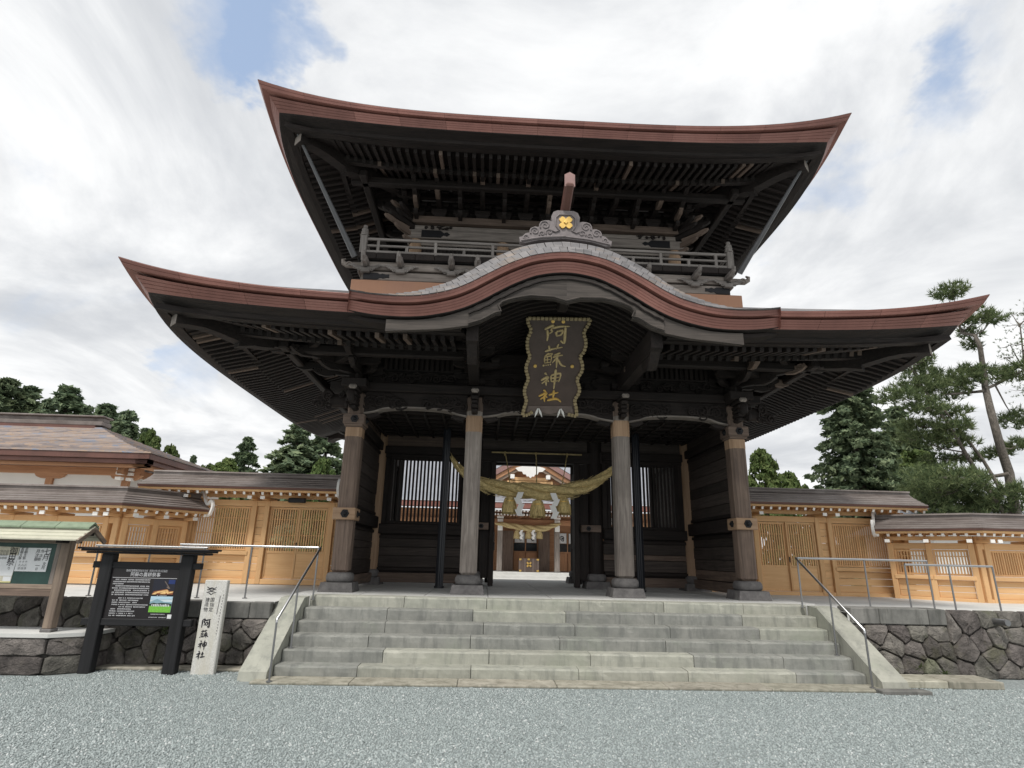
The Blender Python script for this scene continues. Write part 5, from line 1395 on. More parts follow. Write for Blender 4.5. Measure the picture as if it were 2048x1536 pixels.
# ================================================================ roofed timber fences
H = 'hinoki_'
def offs(pts, o):
    """mitred offset of a plan polyline; o > 0 is to the right of the walking direction"""
    out = []
    for i, p in enumerate(pts):
        ns = []
        for a, c in ((i-1, i), (i, i+1)):
            if a < 0 or c >= len(pts): continue
            d = (Vector(pts[c])-Vector(pts[a])).normalized(); ns.append(Vector((d.y, -d.x)))
        if len(ns) == 1: v = ns[0]
        else: v = (ns[0]+ns[1]); v = v/(v.length_squared/2)
        out.append(Vector(p)+v*o)
    return out
def scroll_end(root, E, u, v, zr, sc=1.0, both=True):
    """white painted scroll board closing the roof end"""
    prof = [(0, .12), (.10, .16), (.22, .13), (.30, .03), (.40, -.12), (.52, -.22), (.60, -.22), (.66, -.15), (.74, -.15), (.80, -.24), (.80, -.38), (.72, -.50), (.60, -.56)]
    C = smoothcurve([(a*sc, z*sc) for a, z in prof], 4)
    for s in ((-1, 1) if both else (1,)):
        rows = []
        for i, p in enumerate(C):
            d = (C[min(i+1, len(C)-1)]-C[max(i-1, 0)]).normalized(); n = Vector((-d.y, d.x)); w = .035
            rows.append([Vector((E[0], E[1], zr))+Vector((v.x, v.y, 0))*(s*(p.x+n.x*a))+Vector((0, 0, p.y+n.y*a))+Vector((u.x, u.y, 0))*e for a, e in ((-w, .03), (w, .03), (w, -.03), (-w, -.03))])
        b = MB(); b.grid(rows, close=True); b.add(rows[0], [[0, 1, 2, 3]]); b.add(rows[-1], [[3, 2, 1, 0]]); b.build('scroll_board', 'white_paint', root, smooth=40)
def fence(root, pts, zs, bays, ends=(False, False), over=(.35, .35), half=.74):
    """pts: plan polyline walked with the front on the right-hand side; zs: heights; bays: per segment (x0, x1, kind)"""
    z0, zm_, zt_, ze, zr = zs['base'], zs['mid'], zs['top'], zs['eave'], zs['ridge']
    P2 = [Vector(p) for p in pts]
    for si in range(len(P2)-1):
        A, Bq = P2[si], P2[si+1]; d = (Bq-A).normalized(); ln = (Bq-A).length
        M = Matrix(((d.x, -d.y, 0, A.x), (d.y, d.x, 0, A.y), (0, 0, 1, 0), (0, 0, 0, 1)))    # local x along, local -y to the front
        for (a, c, nm) in ((z0, z0+.13, 'sill_beam'), (zt_-.15, zt_, 'top_beam'), (zt_+.07, zt_+.17, 'wall_plate')):
            MB().span((0, -.085, a), (ln, .085, c), .008).build(nm, H+'x', root, M)
        posts = sorted({round(x, 3) for b_ in bays[si] for x in b_[:2]}|{0.06, round(ln-.06, 3)})
        last = -9
        for x in posts:
            if x-last < .12: continue
            last = x
            MB().span((x-.065, -.10, z0+.005), (x+.065, .10, zt_-.005), .01).build('post', H+'z', root, M)
            MB().span((x-.05, -.5, zt_+.0), (x+.05, .5, zt_+.075), .01).build('bracket_arm', H+'y', root, M)
            MB().span((x-.055, -.53, zt_-.0), (x+.055, -.5, zt_+.08)).build('white_end', 'white_paint', root, M)
        for x0, x1, kind in bays[si]:
            x0 += .068; x1 -= .068; w = x1-x0
            if kind == 'boards':
                n = max(2, round((zt_-z0)/.22))
                for k in range(n):
                    a, c = lerp(z0+.13, zt_-.15, k/n), lerp(z0+.13, zt_-.15, (k+1)/n); MB().span((x0, -.02, a+.003), (x1, .02, c-.003), .004).build('wall_plank', H+'x', root, M)
                continue
            if kind in ('window', 'wide'):
                MB().span((x0-.06, -.12, zm_-.10), (x1+.06, .06, zm_), .008).build('window_sill', H+'x', root, M)
                for k in range(3):
                    a, c = lerp(z0+.13, zm_-.10, k/3), lerp(z0+.13, zm_-.10, (k+1)/3); MB().span((x0, -.025, a+.004), (x1, .02, c-.004), .006).build('wall_plank', H+'x', root, M)
                fr = [(x0, x1)] if kind == 'window' else [(x0, (x0+x1)/2-.03), ((x0+x1)/2+.03, x1)]
                if kind == 'wide': MB().span(((x0+x1)/2-.05, -.08, zm_), ((x0+x1)/2+.05, .06, zt_-.15), .008).build('mullion', H+'z', root, M)
                zlo = zm_
            else:
                fr = [(x0, x0+w/2+.02), (x0+w/2-.02, x1)]; zlo = z0+.13
            for fi, (fa, fb) in enumerate(fr):
                yo = -.03 if (kind == 'door' and fi) else .012
                nm = 'door_leaf' if kind == 'door' else 'lattice_frame'; zh = zt_-.16
                fw = .055
                b = MB(); b.span((fa+.004, yo-.022, zlo+.006), (fa+fw, yo+.022, zh), .005); b.span((fb-fw, yo-.022, zlo+.006), (fb-.004, yo+.022, zh), .005)
                b.span((fa+fw, yo-.02, zh-fw), (fb-fw, yo+.02, zh-.002), .004); b.span((fa+fw, yo-.02, zlo+.008), (fb-fw, yo+.02, zlo+fw), .004)
                if kind == 'door': b.span((fa+fw, yo-.02, zm_-.04), (fb-fw, yo+.02, zm_+.02), .004)
                lf = b.build(nm, H+'z', root, M); ql = zm_+.02 if kind == 'door' else zlo+fw
                if kind == 'door':
                    MB().span((fa+fw, yo-.006, zlo+fw), (fb-fw, yo+.01, zm_-.04)).build('door_panel', H+'x', lf, M)
                    if fi: MB().span((fa+.012, yo-.032, zm_+.1), (fa+.045, yo-.02, zm_+.24), .004).build('door_pull', 'iron_black', lf, M)
                n = max(4, int((fb-fa-2*fw)/.062)); bm = MB().span((-.017, -.02, ql), (.017, .02, zh-fw), .003).mesh('lattice_bar', H+'z')
                for k in range(n): inst('lattice_bar', bm, lf, M @ T(lerp(fa+fw, fb-fw, (k+.5)/n), yo, 0))
                for zz_ in (lerp(ql, zh, .36), lerp(ql, zh, .72)): MB().span((fa+fw, yo+.008, zz_-.012), (fb-fw, yo+.024, zz_+.012)).build('lattice_rail', H+'x', lf, M)
    # roof, mitred along the whole run
    ext = list(P2); d0 = (P2[1]-P2[0]).normalized(); d1 = (P2[-1]-P2[-2]).normalized(); ext[0] = P2[0]-d0*over[0]; ext[-1] = P2[-1]+d1*over[1]
    def strip(prof, name, mat, flip=False, smooth=0, close=False):
        rows = []
        for i in range(len(ext)): rows.append([(offs(ext, o)[i].x, offs(ext, o)[i].y, z) for o, z in prof])
        b = MB(); b.grid(rows, flip, close)
        if close: b.add(rows[0], [list(range(len(prof)))]); b.add(rows[-1], [list(range(len(prof)))[::-1]])
        return b.build(name, mat, root, smooth=smooth)
    th = .06
    for s in (1, -1):
        ncs = 5; pr = lambda t: (s*lerp(half, .09, t), ze+(zr-.05-ze)*(t**1.12))
        for k in range(ncs):
            (o0, za), (o1, zb_) = pr(k/ncs), pr((k+1)/ncs)
            strip([(o0, za+.022), (o1-s*.02, zb_+.004), (o1-s*.02, zb_-.02), (o0, za-.004)], 'roof_course', 'fence_roof', close=True)
        strip([(s*(half-.005), ze-.006), (s*(half-.02), ze-.055), (s*(half-.10), ze-.055), (s*(half-.10), ze-.006)], 'eave_edge', 'copper_dark', close=True)
        strip([(s*(half-.06), ze-.06), (s*(half-.06), ze-.115), (s*(half-.13), ze-.115), (s*(half-.13), ze-.06)], 'eave_board', H+'x', close=True)
        strip([(s*(half-.13), ze-.07), (s*.05, zr-.17)], 'soffit', H+'x')
    strip([(-.16, zr-.07), (-.10, zr-.035), (-.10, zr+.03), (-.14, zr+.03), (-.13, zr+.07), (.13, zr+.07), (.14, zr+.03), (.10, zr+.03), (.10, zr-.035), (.16, zr-.07)], 'ridge_cap', 'fence_roof', close=True)
    # rafters with white ends
    slope = (zr-.17-(ze-.07))/(half-.18)
    um = MB().span((0, -.028, -.035), (1, .028, .035)).mesh('rafter', H+'x'); wm = MB().span((-.004, -.03, -.037), (.002, .03, .037)).mesh('white_end', 'white_paint')
    for s in (1, -1):
        off0, offi = offs(ext, s*(half-.11)), offs(ext, s*.1)
        for i in range(len(ext)-1):
            a, c = off0[i], off0[i+1]; L_ = (c-a).length; n = max(2, int(L_/.235)); d = (ext[i+1]-ext[i]).normalized(); inw = Vector((-d.y, d.x))*s
            if s < 0 and i > 0: continue
            for k in range(n+1):
                p = a.lerp(c, (k+.3)/(n+.6)); q = p+inw*(half-.25)
                p3, q3 = Vector((p.x, p.y, ze-.155)), Vector((q.x, q.y, ze-.155+slope*(half-.25)*.9))
                Mx, ln = aim(p3, q3); o = inst('rafter', um, root, Mx @ SCL(ln, 1, 1))
                if s > 0: inst('white_end', wm, o, Mx)
    for e, flag in enumerate(ends):
        if flag:
            E = ext[0] if e == 0 else ext[-1]; u = -d0 if e == 0 else d1; scroll_end(root, E, u, Vector((u.y, -u.x)), zr, half/.74)

ZA = dict(base=1.06, mid=1.87, top=3.17, eave=3.46, ridge=3.83)
fa = thing('roofed_fence', 'tall golden timber fence with sliding lattice doors, joining the gate behind the stone pillar', 'fence', (-7.5, 3.1, 1.05), 'roofed timber fences beside the gate')
X0 = -10.1
fence(fa, [(X0, 3.1), (-4.62, 3.1)], ZA, [[(.06, 1.0, 'boards'), (1.0, 2.62, 'window'), (2.62, 2.95, 'boards'), (2.95, 4.66, 'door'), (4.66, 5.42, 'boards')]], (False, True), (.15, -.55))
sp = MB(); q = at(595, 1001, Y=2.9); sp.span((q.x-.22, 2.82, q.z-.06), (q.x+.22, 2.95, q.z+.06), .015); sp.build('small_loudspeaker', 'iron_black', fa)
fb = thing('roofed_fence', 'golden timber fence of lower height turning a corner behind the notice board', 'fence', (-12, 1.6, 1.05), 'roofed timber fences beside the gate')
ZB_ = dict(base=1.07, mid=1.76, top=2.58, eave=2.87, ridge=3.22)
fence(fb, [(-17.5, 1.75), (-10.0, 1.6), (-9.1, 2.85)], ZB_, [[(.06, 1.6, 'window'), (1.6, 3.3, 'wide'), (3.3, 5.0, 'wide'), (5.0, 6.0, 'window'), (6.0, 7.2, 'window')], [(.06, .76, 'window'), (.76, 1.48, 'window')]], (False, True), (0, .22), .66)
fc = thing('roofed_fence', 'tall golden timber fence with lattice doors, joining the gate in front of the dense cedar', 'fence', (8, 3.1, 1.05), 'roofed timber fences beside the gate')
fence(fc, [(4.62, 3.1), (10.35, 3.1)], dict(base=1.02, mid=1.80, top=3.12, eave=3.44, ridge=3.82), [[(.06, 1.45, 'boards'), (1.45, 3.2, 'door'), (3.2, 3.55, 'boards'), (3.55, 5.35, 'window'), (5.35, 5.67, 'boards')]], (True, False), (-.9, .25))
fd = thing('roofed_fence', 'golden timber fence of lower height turning a corner beneath the pine tree', 'fence', (11, 1.6, 1.05), 'roofed timber fences beside the gate')
fence(fd, [(9.55, 2.75), (10.95, 1.55), (17.5, 1.6)], dict(base=1.0, mid=1.66, top=2.46, eave=2.80, ridge=3.13), [[(.06, .90, 'window'), (.90, 1.78, 'window')], [(.25, 1.5, 'window'), (1.5, 3.2, 'wide'), (3.2, 4.9, 'wide'), (4.9, 6.4, 'wide')]], (True, False), (.2, 0), .66)

# ================================================================ shrine office with the hipped copper roof
of = thing('shrine_office', 'white plastered building with brown and blue weathered hipped roof behind the fence', 'building', (-18, 12, .3))
ex0, ex1, ey0, ey1, ez, rz = -26.0, -12.72, 7.0, 17.0, 4.97, 7.05
rx0, rx1, ry = -22.5, -17.9, 12.0
def hipcourse(k0, k1, lift):
    f = lambda t: t; g = lambda t: ez+(rz-.25-ez)*(t**1.16)
    def rect(t): return (lerp(ex0, rx0, t), lerp(ex1, rx1, t), lerp(ey0, ry, t), lerp(ey1, ry, t))
    a, c = rect(k0), rect(k1); z0, z1 = g(k0)+lift, g(k1)+lift*.1
    return a, c, z0, z1
NC = 17
rows_ = []
roofp = MB().span((rx0, ry-.3, rz-.5), (rx1, ry+.3, rz-.22), .02).build('roof', 'copper_dark', of)
for k in range(NC):
    a, c, z0, z1 = hipcourse(k/NC, (k+1)/NC, .045)
    for side in range(3):
        if side == 0: V = [(a[0], a[2], z0), (a[1], a[2], z0), (c[1], c[2], z1), (c[0], c[2], z1)]
        elif side == 1: V = [(a[1], a[2], z0), (a[1], a[3], z0), (c[1], c[3], z1), (c[1], c[2], z1)]
        else: V = [(a[1], a[3], z0), (a[0], a[3], z0), (c[0], c[3], z1), (c[1], c[3], z1)]
        MB().add(V+[(x, y, z-.05) for x, y, z in V], [[0, 1, 2, 3], [0, 4, 5, 1], [3, 2, 6, 7], [1, 5, 6, 2], [0, 3, 7, 4]]).build('roof_course', 'shingle_office', roofp)
for (p, q) in (((ex0, ey0), (ex1, ey0)), ((ex1, ey0), (ex1, ey1))):
    dd = (Vector(q)-Vector(p)).normalized(); inn = Vector((-dd.y, dd.x))
    for o0, z0, z1, mt in ((.03, ez-.20, ez-.005, 'copper_dark'), (.14, ez-.34, ez-.205, 'copper_dark'), (.30, ez-.43, ez-.345, 'hall_wood_x')):
        a, c = Vector(p)+inn*(o0+.2)+dd*(o0 if p[0] == ex0 else o0), Vector(q)+inn*(o0+.2)-dd*o0
        MB().beam((a.x, a.y, (z0+z1)/2), (c.x, c.y, (z0+z1)/2), .4, z1-z0, .01).build('eave_edge', mt, roofp)
for z0, z1, w in ((rz-.25, rz-.08, .32), (rz-.08, rz+.10, .22), (rz+.10, rz+.17, .36)): MB().span((rx0, ry-w, z0), (rx1+.15+w*.4, ry+w, z1), .02).build('ridge', 'fence_roof', roofp)
wx, wy = -14.1, 8.3
MB().span((ex0+1.3, wy, .3), (wx, wy+.1, ez-.4)).build('wall', 'plaster', of); MB().span((wx-.1, wy+.1, .3), (wx, ey1-1.3, ez-.4)).build('wall', 'plaster', of)
for x in (wx, wx-2.6, wx-5.2, wx-7.8): MB().span((x-.12, wy-.1, .3), (x+.12, wy+.06, ez-.62), .01).build('post', 'hall_wood_z', of); MB().extrude([(-.55, .06), (-.45, -.06), (-.3, -.12), (.3, -.12), (.45, -.06), (.55, .06)], (x, wy-.12, ez-.68), (1, 0, 0), (0, 0, 1), .16).build('boat_bracket', 'hall_wood_x', of)
for y in (wy+2.6, wy+5.2): MB().span((wx-.06, y-.12, .3), (wx+.1, y+.12, ez-.62), .01).build('post', 'hall_wood_z', of)
MB().span((ex0+1.3, wy-.14, ez-.64), (wx+.5, wy+.1, ez-.38), .01).build('wall_beam', 'hall_wood_x', of); MB().span((wx-.1, wy-.5, ez-.642), (wx+.14, ey1-1, ez-.382), .01).build('wall_beam', 'hall_wood_y', of)
b = MB(); b.add([(ex0+.3, ey0+.3, ez-.42), (ex1-.3, ey0+.3, ez-.42), (wx, wy, ez-.25), (ex0+1.3, wy, ez-.25)], [[3, 2, 1, 0]]); b.add([(ex1-.3, ey0+.3, ez-.42), (ex1-.3, ey1-.3, ez-.42), (wx, ey1-1.3, ez-.25), (wx, wy, ez-.25)], [[3, 2, 1, 0]]); b.build('soffit', 'hall_wood_x', of)
for z in (ez-.45, ez-.6, ez-.78):
    for dx, dy in ((.0, -.35), (.22, -.1)): MB().span((wx-.12+dx, wy-.15+dy, z-.05), (wx+.08+dx, wy+.05+dy, z+.05), .005).build('white_end', 'white_paint', of)

# ================================================================ worship hall seen through the gate
YH = 24.0
hall = thing('worship_hall', 'red-brown timber worship hall with pale steps seen through the gate opening', 'hall', (1.44, YH, .3))
hc = 1.44; bay = 3.56
for k in range(4): 
    MB().span((-7, YH-2.0+k*.34, .3+.0), (10, YH+6, .3+.175*(k+1)), .01).build('step', 'concrete', hall)
zf = 1.0
for i in (-2, -1, 0, 1, 2, 3):
    x = hc-bay/2+bay*i
    c = MB().span((x-.16, YH-.16, zf), (x+.16, YH+.16, 3.75), .03).build('column', 'gate_grey_z', hall)
    for z0, z1, w in ((3.42, 3.80, .19), (3.95, 4.12, .22), (4.16, 4.34, .26)): MB().span((x-w*.8, YH-.2, z0), (x+w*.8, YH-.165, z1), .02).build('white_fitting', 'white_paint', c)
    MB().span((x-.2, YH-.22, zf-.02), (x+.2, YH+.22, zf+.06), .02).build('base_stone', 'stone_base', c)
MB().span((-7, YH-.13, 3.80), (10, YH+.13, 4.12), .01).build('head_beam', 'hall_wood_x', hall)
MB().span((-7, YH+.1, 4.15), (10, YH+.2, 4.7)).build('frieze_board', 'hall_wood_x', hall)
b = MB()
for i in (-1, 0, 1):
    x = hc+bay*i
    for s in (-1, 1): b.tube([(x, YH-.1, 4.42), (x+s*.3, YH-.12, 4.38), (x+s*.55, YH-.12, 4.22), (x+s*.85, YH-.1, 4.18)], [.06, .07, .05, .02], 6)
b.build('frog_leg_strut', 'hall_wood_x', hall)
YW = YH+2.2
MB().span((-7, YW, zf), (10, YW+.1, 4.4)).build('wall', 'hall_wood_x', hall)
for i in range(-2, 3):
    x0 = hc-bay/2+bay*i
    for k in range(4):
        a, c = x0+.2+k*(bay-.4)/4, x0+.2+(k+1)*(bay-.4)/4-.06
        if i == 0 and k in (0, 3): MB().span((a, YW-.5, zf+.02), (c, YW-.42, 3.5), .01).build('door_leaf', 'gate_brown_z', hall); continue
        MB().span((a, YW-.08, zf+.05), (c, YW-.02, zf+1.15), .01).build('wainscot_panel', 'hall_wood_z', hall); w_ = MB().span((a, YW-.05, zf+1.25), (c, YW-.01, 2.75)).build('window', 'glass_dark', hall)
        b = MB(); b.span((a-.03, YW-.09, zf+1.16), (c+.03, YW-.01, zf+1.24)); b.span((c, YW-.09, zf+1.24), (c+.06, YW-.01, 3.5)); b.build('window_frame', 'hall_wood_z', w_)
        p = MB().span((a+.05, YW-.16, 2.78), (c-.05, YW-.14, 3.42)).build('paper_lantern', 'paper', hall); b = MB(); spiral(b, ((a+c)/2, YW-.165, 3.1), (1, 0, 0), (0, 0, 1), .16, 1.4, .03, 1, 0, 12, 4); spiral(b, ((a+c)/2+.05, YW-.165, 3.0), (1, 0, 0), (0, 0, 1), .12, 1.2, .03, -1, 2, 12, 4); b.build('painted_mark', 'ink', p)
# eaves with two rows of white rafter ends
um = MB().span((-.05, 0, -.05), (.05, 1.5, .05)).mesh('rafter', 'hall_wood_y'); wm = MB().span((-.055, -.012, -.055), (.055, .0, .055), .01).mesh('white_end', 'white_paint')
for k in range(-22, 23):
    for row, (yy, zz_) in enumerate(((YH-1.7, 4.52), (YH-1.3, 4.33))):
        W_ = T(hc+k*.195, yy, zz_); o = inst('rafter', um, hall, W_); inst('white_end', wm, o, W_)
MB().span((-8, YH-1.85, 4.66), (11, YH-1.3, 5.0), .03).build('eave_edge', 'copper_red', hall)
b = MB(); b.grid([[(x, y, z) for x in (-9, 12)] for y, z in ((YH-1.9, 5.02), (YH-.5, 5.55), (YH+1.5, 6.5), (YH+4.5, 8.6))]); b.build('roof', 'hall_roof', hall)
# front gable
gz = lambda py, Y=YH-.6: at(1056, py, Y=Y).z
za_, zb_ = gz(931), gz(968)
for s in (-1, 1):
    for o, mt, w in ((0, 'ridge_copper', .30), (.34, 'hall_wood_x', .26), (.58, 'board_grey_x', .2)):
        p, q = Vector((hc, YH-.75+o*.3, za_+.75-o)), Vector((hc+s*3.6, YH-.75+o*.3, za_-1.35-o)); MB().beam(p, q, .2, w, .01).build('gable_board', mt, hall)
    MB().span((hc+s*1.12-.13, YH-.95, gz(959)), (hc+s*1.12+.13, YH-.7, gz(951)), .02).build('white_end', 'white_paint', hall)
    b = MB(); b.add([(hc, YH-.8, za_+.95), (hc+s*4.0, YH-.8, za_-1.35), (hc+s*4.0, YH+3.5, za_-1.0), (hc, YH+3.5, za_+1.1)], [[0, 1, 2, 3]]); b.build('gable_roof', 'hall_roof', hall)
MB().add([(hc-3.4, YH-.35, za_-1.6), (hc+3.4, YH-.35, za_-1.6), (hc, YH-.35, za_+.4)], [[0, 1, 2]]).build('gable_wall', 'hall_wood_x', hall)
for z, w, h in ((gz(958), 2.3, .2), (gz(966), 2.9, .24)): MB().span((hc-w/2, YH-.6, z-h/2), (hc+w/2, YH-.4, z+h/2), .03).build('gable_beam', 'hinoki_x', hall)
half = [(0, -.62), (.12, -.5), (.22, -.52), (.3, -.38), (.45, -.38), (.52, -.22), (.75, -.2), (.95, -.02), (.8, .05), (.5, .12), (0, .14)]
MB().extrude(half+[(-x, z) for x, z in half[::-1][1:-1]], (hc, YH-.95, gz(938)), (1, 0, 0), (0, 0, 1), .08).build('gable_pendant', 'white_paint', hall)
rp2 = thing('straw_rope', 'pale straw rope with three tassels hanging at the far worship hall', 'rope', (hc, YH-.3, 3.5))
Yq = YH-.35
straw_rope(rp2, [(at(990, 1047, Y=Yq), .05), (at(1008, 1049, Y=Yq), .14), (at(1035, 1054, Y=Yq), .20), (at(1058, 1057, Y=Yq), .22), (at(1085, 1057, Y=Yq), .20), (at(1108, 1051, Y=Yq), .14), (at(1122, 1047, Y=Yq), .05)], 1, 2.0, 'straw_pale')
for i, x in enumerate((1034, 1057, 1079)): t, e = at(x, 1062, Y=Yq), at(x, 1077, Y=Yq); tassel(rp2, t, Vector((t.x, t.y, e.z)), .10, .2, 'straw_pale', False, 30+i)
for x in (1044, 1068): shide(rp2, at(x, 1060, Y=Yq-.2), .16, .55)
bx = thing('offering_box', 'dark offering box with brass corners and crest before the far hall', 'offering box', (hc, YH+.2, zf))
xo0, xo1 = at(1037, 1138, Y=YH-.0).x, at(1077, 1138, Y=YH).x; zo0, zo1 = zf, at(1057, 1117, Y=YH).z
MB().span((xo0, YH-.35, zo0), (xo1, YH+.25, zo1), .02).build('box', 'plaque_board', bx)
for x in (xo0+.06, lerp(xo0, xo1, .3), lerp(xo0, xo1, .7), xo1-.06):
    MB().span((x-.03, YH-.37, zo0), (x+.03, YH-.352, zo1), .004).build('strap', 'plaque_trim', bx)
for x, z in ((xo0+.08, zo1-.06), (xo1-.08, zo1-.06), (hc, zo1-.05), (xo0+.08, zo0+.08), (xo1-.08, zo0+.08)): MB().span((x-.07, YH-.385, z-.05), (x+.07, YH-.371, z+.05), .004).build('brass_corner', 'gold', bx)
b = MB()
for k in range(2): b.box(((xo0+xo1)/2, YH-.38, (zo0+zo1)/2+.05), (.36, .014, .1), .004, Matrix.Rotation(math.pi/4+k*math.pi/2, 3, 'Y'))
b.build('crest', 'gold', bx)
# grey roof beyond the lower fence beside the pine
gh = thing('side_hall', 'small hall with plain grey roof showing above the fence beneath the pine', 'building', (17, 14, .3))
q = at(1855, 1012, Y=13.0)
b = MB(); b.add([(q.x-1.0, 12, q.z-1.25), (q.x+10, 12, q.z-1.25), (q.x+8.5, 15, q.z+.1), (q.x+.5, 15, q.z+.1)], [[0, 1, 2, 3]]); b.add([(q.x-1.0, 12, q.z-1.25), (q.x+.5, 15, q.z+.1), (q.x-1.0, 18, q.z-1.25)], [[0, 1, 2]]); b.build('roof', 'hall_roof', gh)
MB().span((q.x-.3, 12.6, .3), (q.x+9, 17.4, q.z-1.2)).build('wall', 'plaster', gh)

# ================================================================ trees
def quads_mesh(name, C, N_, size, asp, mat, rng):
    """many small leaf faces: centres C, outward hints N_"""
    n = len(C); d = rng.normal(0, 1, (n, 3)); d = d/np.linalg.norm(d, axis=1)[:, None]
    nn = N_+d*.9; nn /= np.linalg.norm(nn, axis=1)[:, None]
    u = np.cross(nn, rng.normal(0, 1, (n, 3))); u /= np.linalg.norm(u, axis=1)[:, None]; v = np.cross(nn, u)
    s = size*rng.uniform(.6, 1.3, n)[:, None]
    V = np.stack([C-u*s*asp*.5, C+v*s*.5+u*s*.1, C+u*s*asp*.5, C-v*s*.5-u*s*.1], 1).reshape(-1, 3).astype(np.float32)
    F = np.arange(n*4, dtype=np.int32)
    me = bpy.data.meshes.new(name); me.vertices.add(n*4); me.vertices.foreach_set('co', V.ravel()); me.loops.add(n*4); me.loops.foreach_set('vertex_index', F)
    me.polygons.add(n); me.polygons.foreach_set('loop_start', np.arange(0, n*4, 4, dtype=np.int32)); me.materials.append(MATS[mat]); me.update(calc_edges=True); return me
def crown_points(rng, clumps, per):
    C, Nn = [], []
    for c, r in clumps:
        d = rng.normal(0, 1, (per, 3)); d /= np.linalg.norm(d, axis=1)[:, None]; d[:, 2] = np.where(d[:, 2] < -.35, -d[:, 2]*.6, d[:, 2])
        q = rng.uniform(.45, 1.0, (per, 1))**.6
        C.append(np.array(c)+d*q*np.array(r)); Nn.append(d+np.array((0, 0, .35)))
    return np.concatenate(C), np.concatenate(Nn)
def cedar_mesh(seed, h, rad, nclump, per, leaf, mat, low=.3, round_=1.0, fat=1.0, shell=.35):
    """crown of drooping clumps on whorled branches, taller than wide, with gaps"""
    rng = np.random.default_rng(seed); cl = []
    z0 = h*low
    lump = rng.uniform(.7, 1.25, 12)
    for i in range(nclump):
        t = rng.uniform(0, 1)**.85; z = z0+(h-z0)*t
        a = rng.uniform(0, 2*np.pi); env = rad*((1-t)**(.62*round_)+.06)*lump[int((a/6.2832)*4) % 4+4*int(t*2.99)]
        q = rng.uniform(shell, 1.0)**.5; r = env*q
        s = rad*rng.uniform(.13, .24)*(1-.45*t)*fat
        cl.append(((r*np.cos(a), r*np.sin(a), z-r*.12), (s*1.15, s*1.15, s*(.8 if fat == 1 else 1.0))))
    for k in range(5): cl.append(((0, 0, h*(1-.022*k)), (rad*(.03+.035*k), rad*(.03+.035*k), h*.018)))
    C, Nn = crown_points(rng, cl, per)
    return quads_mesh('crown', C, Nn, leaf, 1.5, mat, rng)
def conifer_mesh(seed, h, rad, levels, nbr, per, leaf, mat, low=.16, ex=.7, droop=.32, csize=.115):
    """whorls of drooping branches, each carrying sprays of foliage along it"""
    rng = np.random.default_rng(seed); C = []; Nn = []; sides = rng.uniform(.78, 1.2, 9)
    for l in range(levels):
        t = (l+rng.uniform(-.3, .3))/(levels-1); t = min(max(t, 0), .985); zl = h*(low+(1-low)*t); R = rad*((1-t)**ex)+rad*.02
        nb = max(4, int(nbr*(.55+.45*(1-t)))); a0 = rng.uniform(0, 6.28)
        for k in range(nb):
            a = a0+6.2832*k/nb+rng.uniform(-.25, .25); ln = R*rng.uniform(.62, 1.12)*sides[int(a*1.4) % 9]
            er = np.array((np.cos(a), np.sin(a), 0)); et = np.array((-np.sin(a), np.cos(a), 0)); up = rng.uniform(-.1, .18)
            for q in (.3, .55, .78, 1.0):
                s = rad*csize*(1-.45*t)*rng.uniform(.7, 1.3)*(1.15-.35*q)
                c = er*ln*q+np.array((0, 0, zl+ln*(up*q-droop*q*q)))
                d = rng.normal(0, 1, (per, 3)); d /= np.linalg.norm(d, axis=1)[:, None]; m = rng.uniform(.3, 1, (per, 1))**.5; d = d*m
                C.append(c+er*(d[:, :1]*s*1.5)+et*(d[:, 1:2]*s*1.1)+np.array((0, 0, 1))*(d[:, 2:]*s*.75)); Nn.append(er*.5+d*.6+np.array((0, 0, .75)))
    n_ = 40; zt = rng.uniform(.93, 1.0, n_); C.append(np.stack([rng.normal(0, .03, n_)*rad, rng.normal(0, .03, n_)*rad, h*zt], -1)); Nn.append(rng.normal(0, 1, (n_, 3)))
    return quads_mesh('crown', np.concatenate(C), np.concatenate(Nn), leaf, 2.0, mat, rng)
def trunk_mesh(seed, h, r, mat='bark', nb=10, rad=2.0):
    rr = random.Random(seed); b = MB(); pts = [(rr.uniform(-.05, .05)*h*.2*(i > 0), rr.uniform(-.05, .05)*h*.2*(i > 0), h*i/6) for i in range(7)]
    b.tube(pts, [r*(1-.14*i) for i in range(7)], 8)
    for k in range(nb):
        z = h*rr.uniform(.2, .9); a = rr.uniform(0, 6.28); l = rad*(1-z/h)**.6*rr.uniform(.6, .95)
        b.tube([(0, 0, z), (l*.5*math.cos(a), l*.5*math.sin(a), z+l*.12), (l*math.cos(a), l*math.sin(a), z)], [r*.3*(1-z/h)+.02, r*.18*(1-z/h)+.015, .01], 5)
    return b.mesh('trunk', mat, 60)
CED = [(conifer_mesh(100+i, 12.0, 3.0, 22, 9, 20, .27, 'cedar_leaf'), trunk_mesh(i, 11.5, .3)) for i in range(4)]
BRD = [(cedar_mesh(200+i, 1.0*8, 3.0, 240, 44, .24, 'broad_leaf', low=.12, round_=.6), trunk_mesh(10+i, 6.5, .22, nb=14)) for i in range(2)]
def tree(name, label, cat, px, pytop, Y, wpx, proto, ph, pr, base=.3, group=None, rot=None):
    top = at(px, pytop, Y=Y); dist = (top-CP).dot(_F); hw = wpx/2*dist/CAM['f']
    t = thing(name, label, cat, (top.x, Y, base), group)
    sz = (top.z-base)/ph; sx = hw/pr
    W_ = T(top.x, Y, base) @ RZ(rot if rot is not None else RND.uniform(0, 6.28)) @ SCL(sx, sx, sz)
    inst('crown', proto[0], t, W_); inst('trunk', proto[1], t, W_); return t
G1 = 'cedars rising behind the white plastered building'
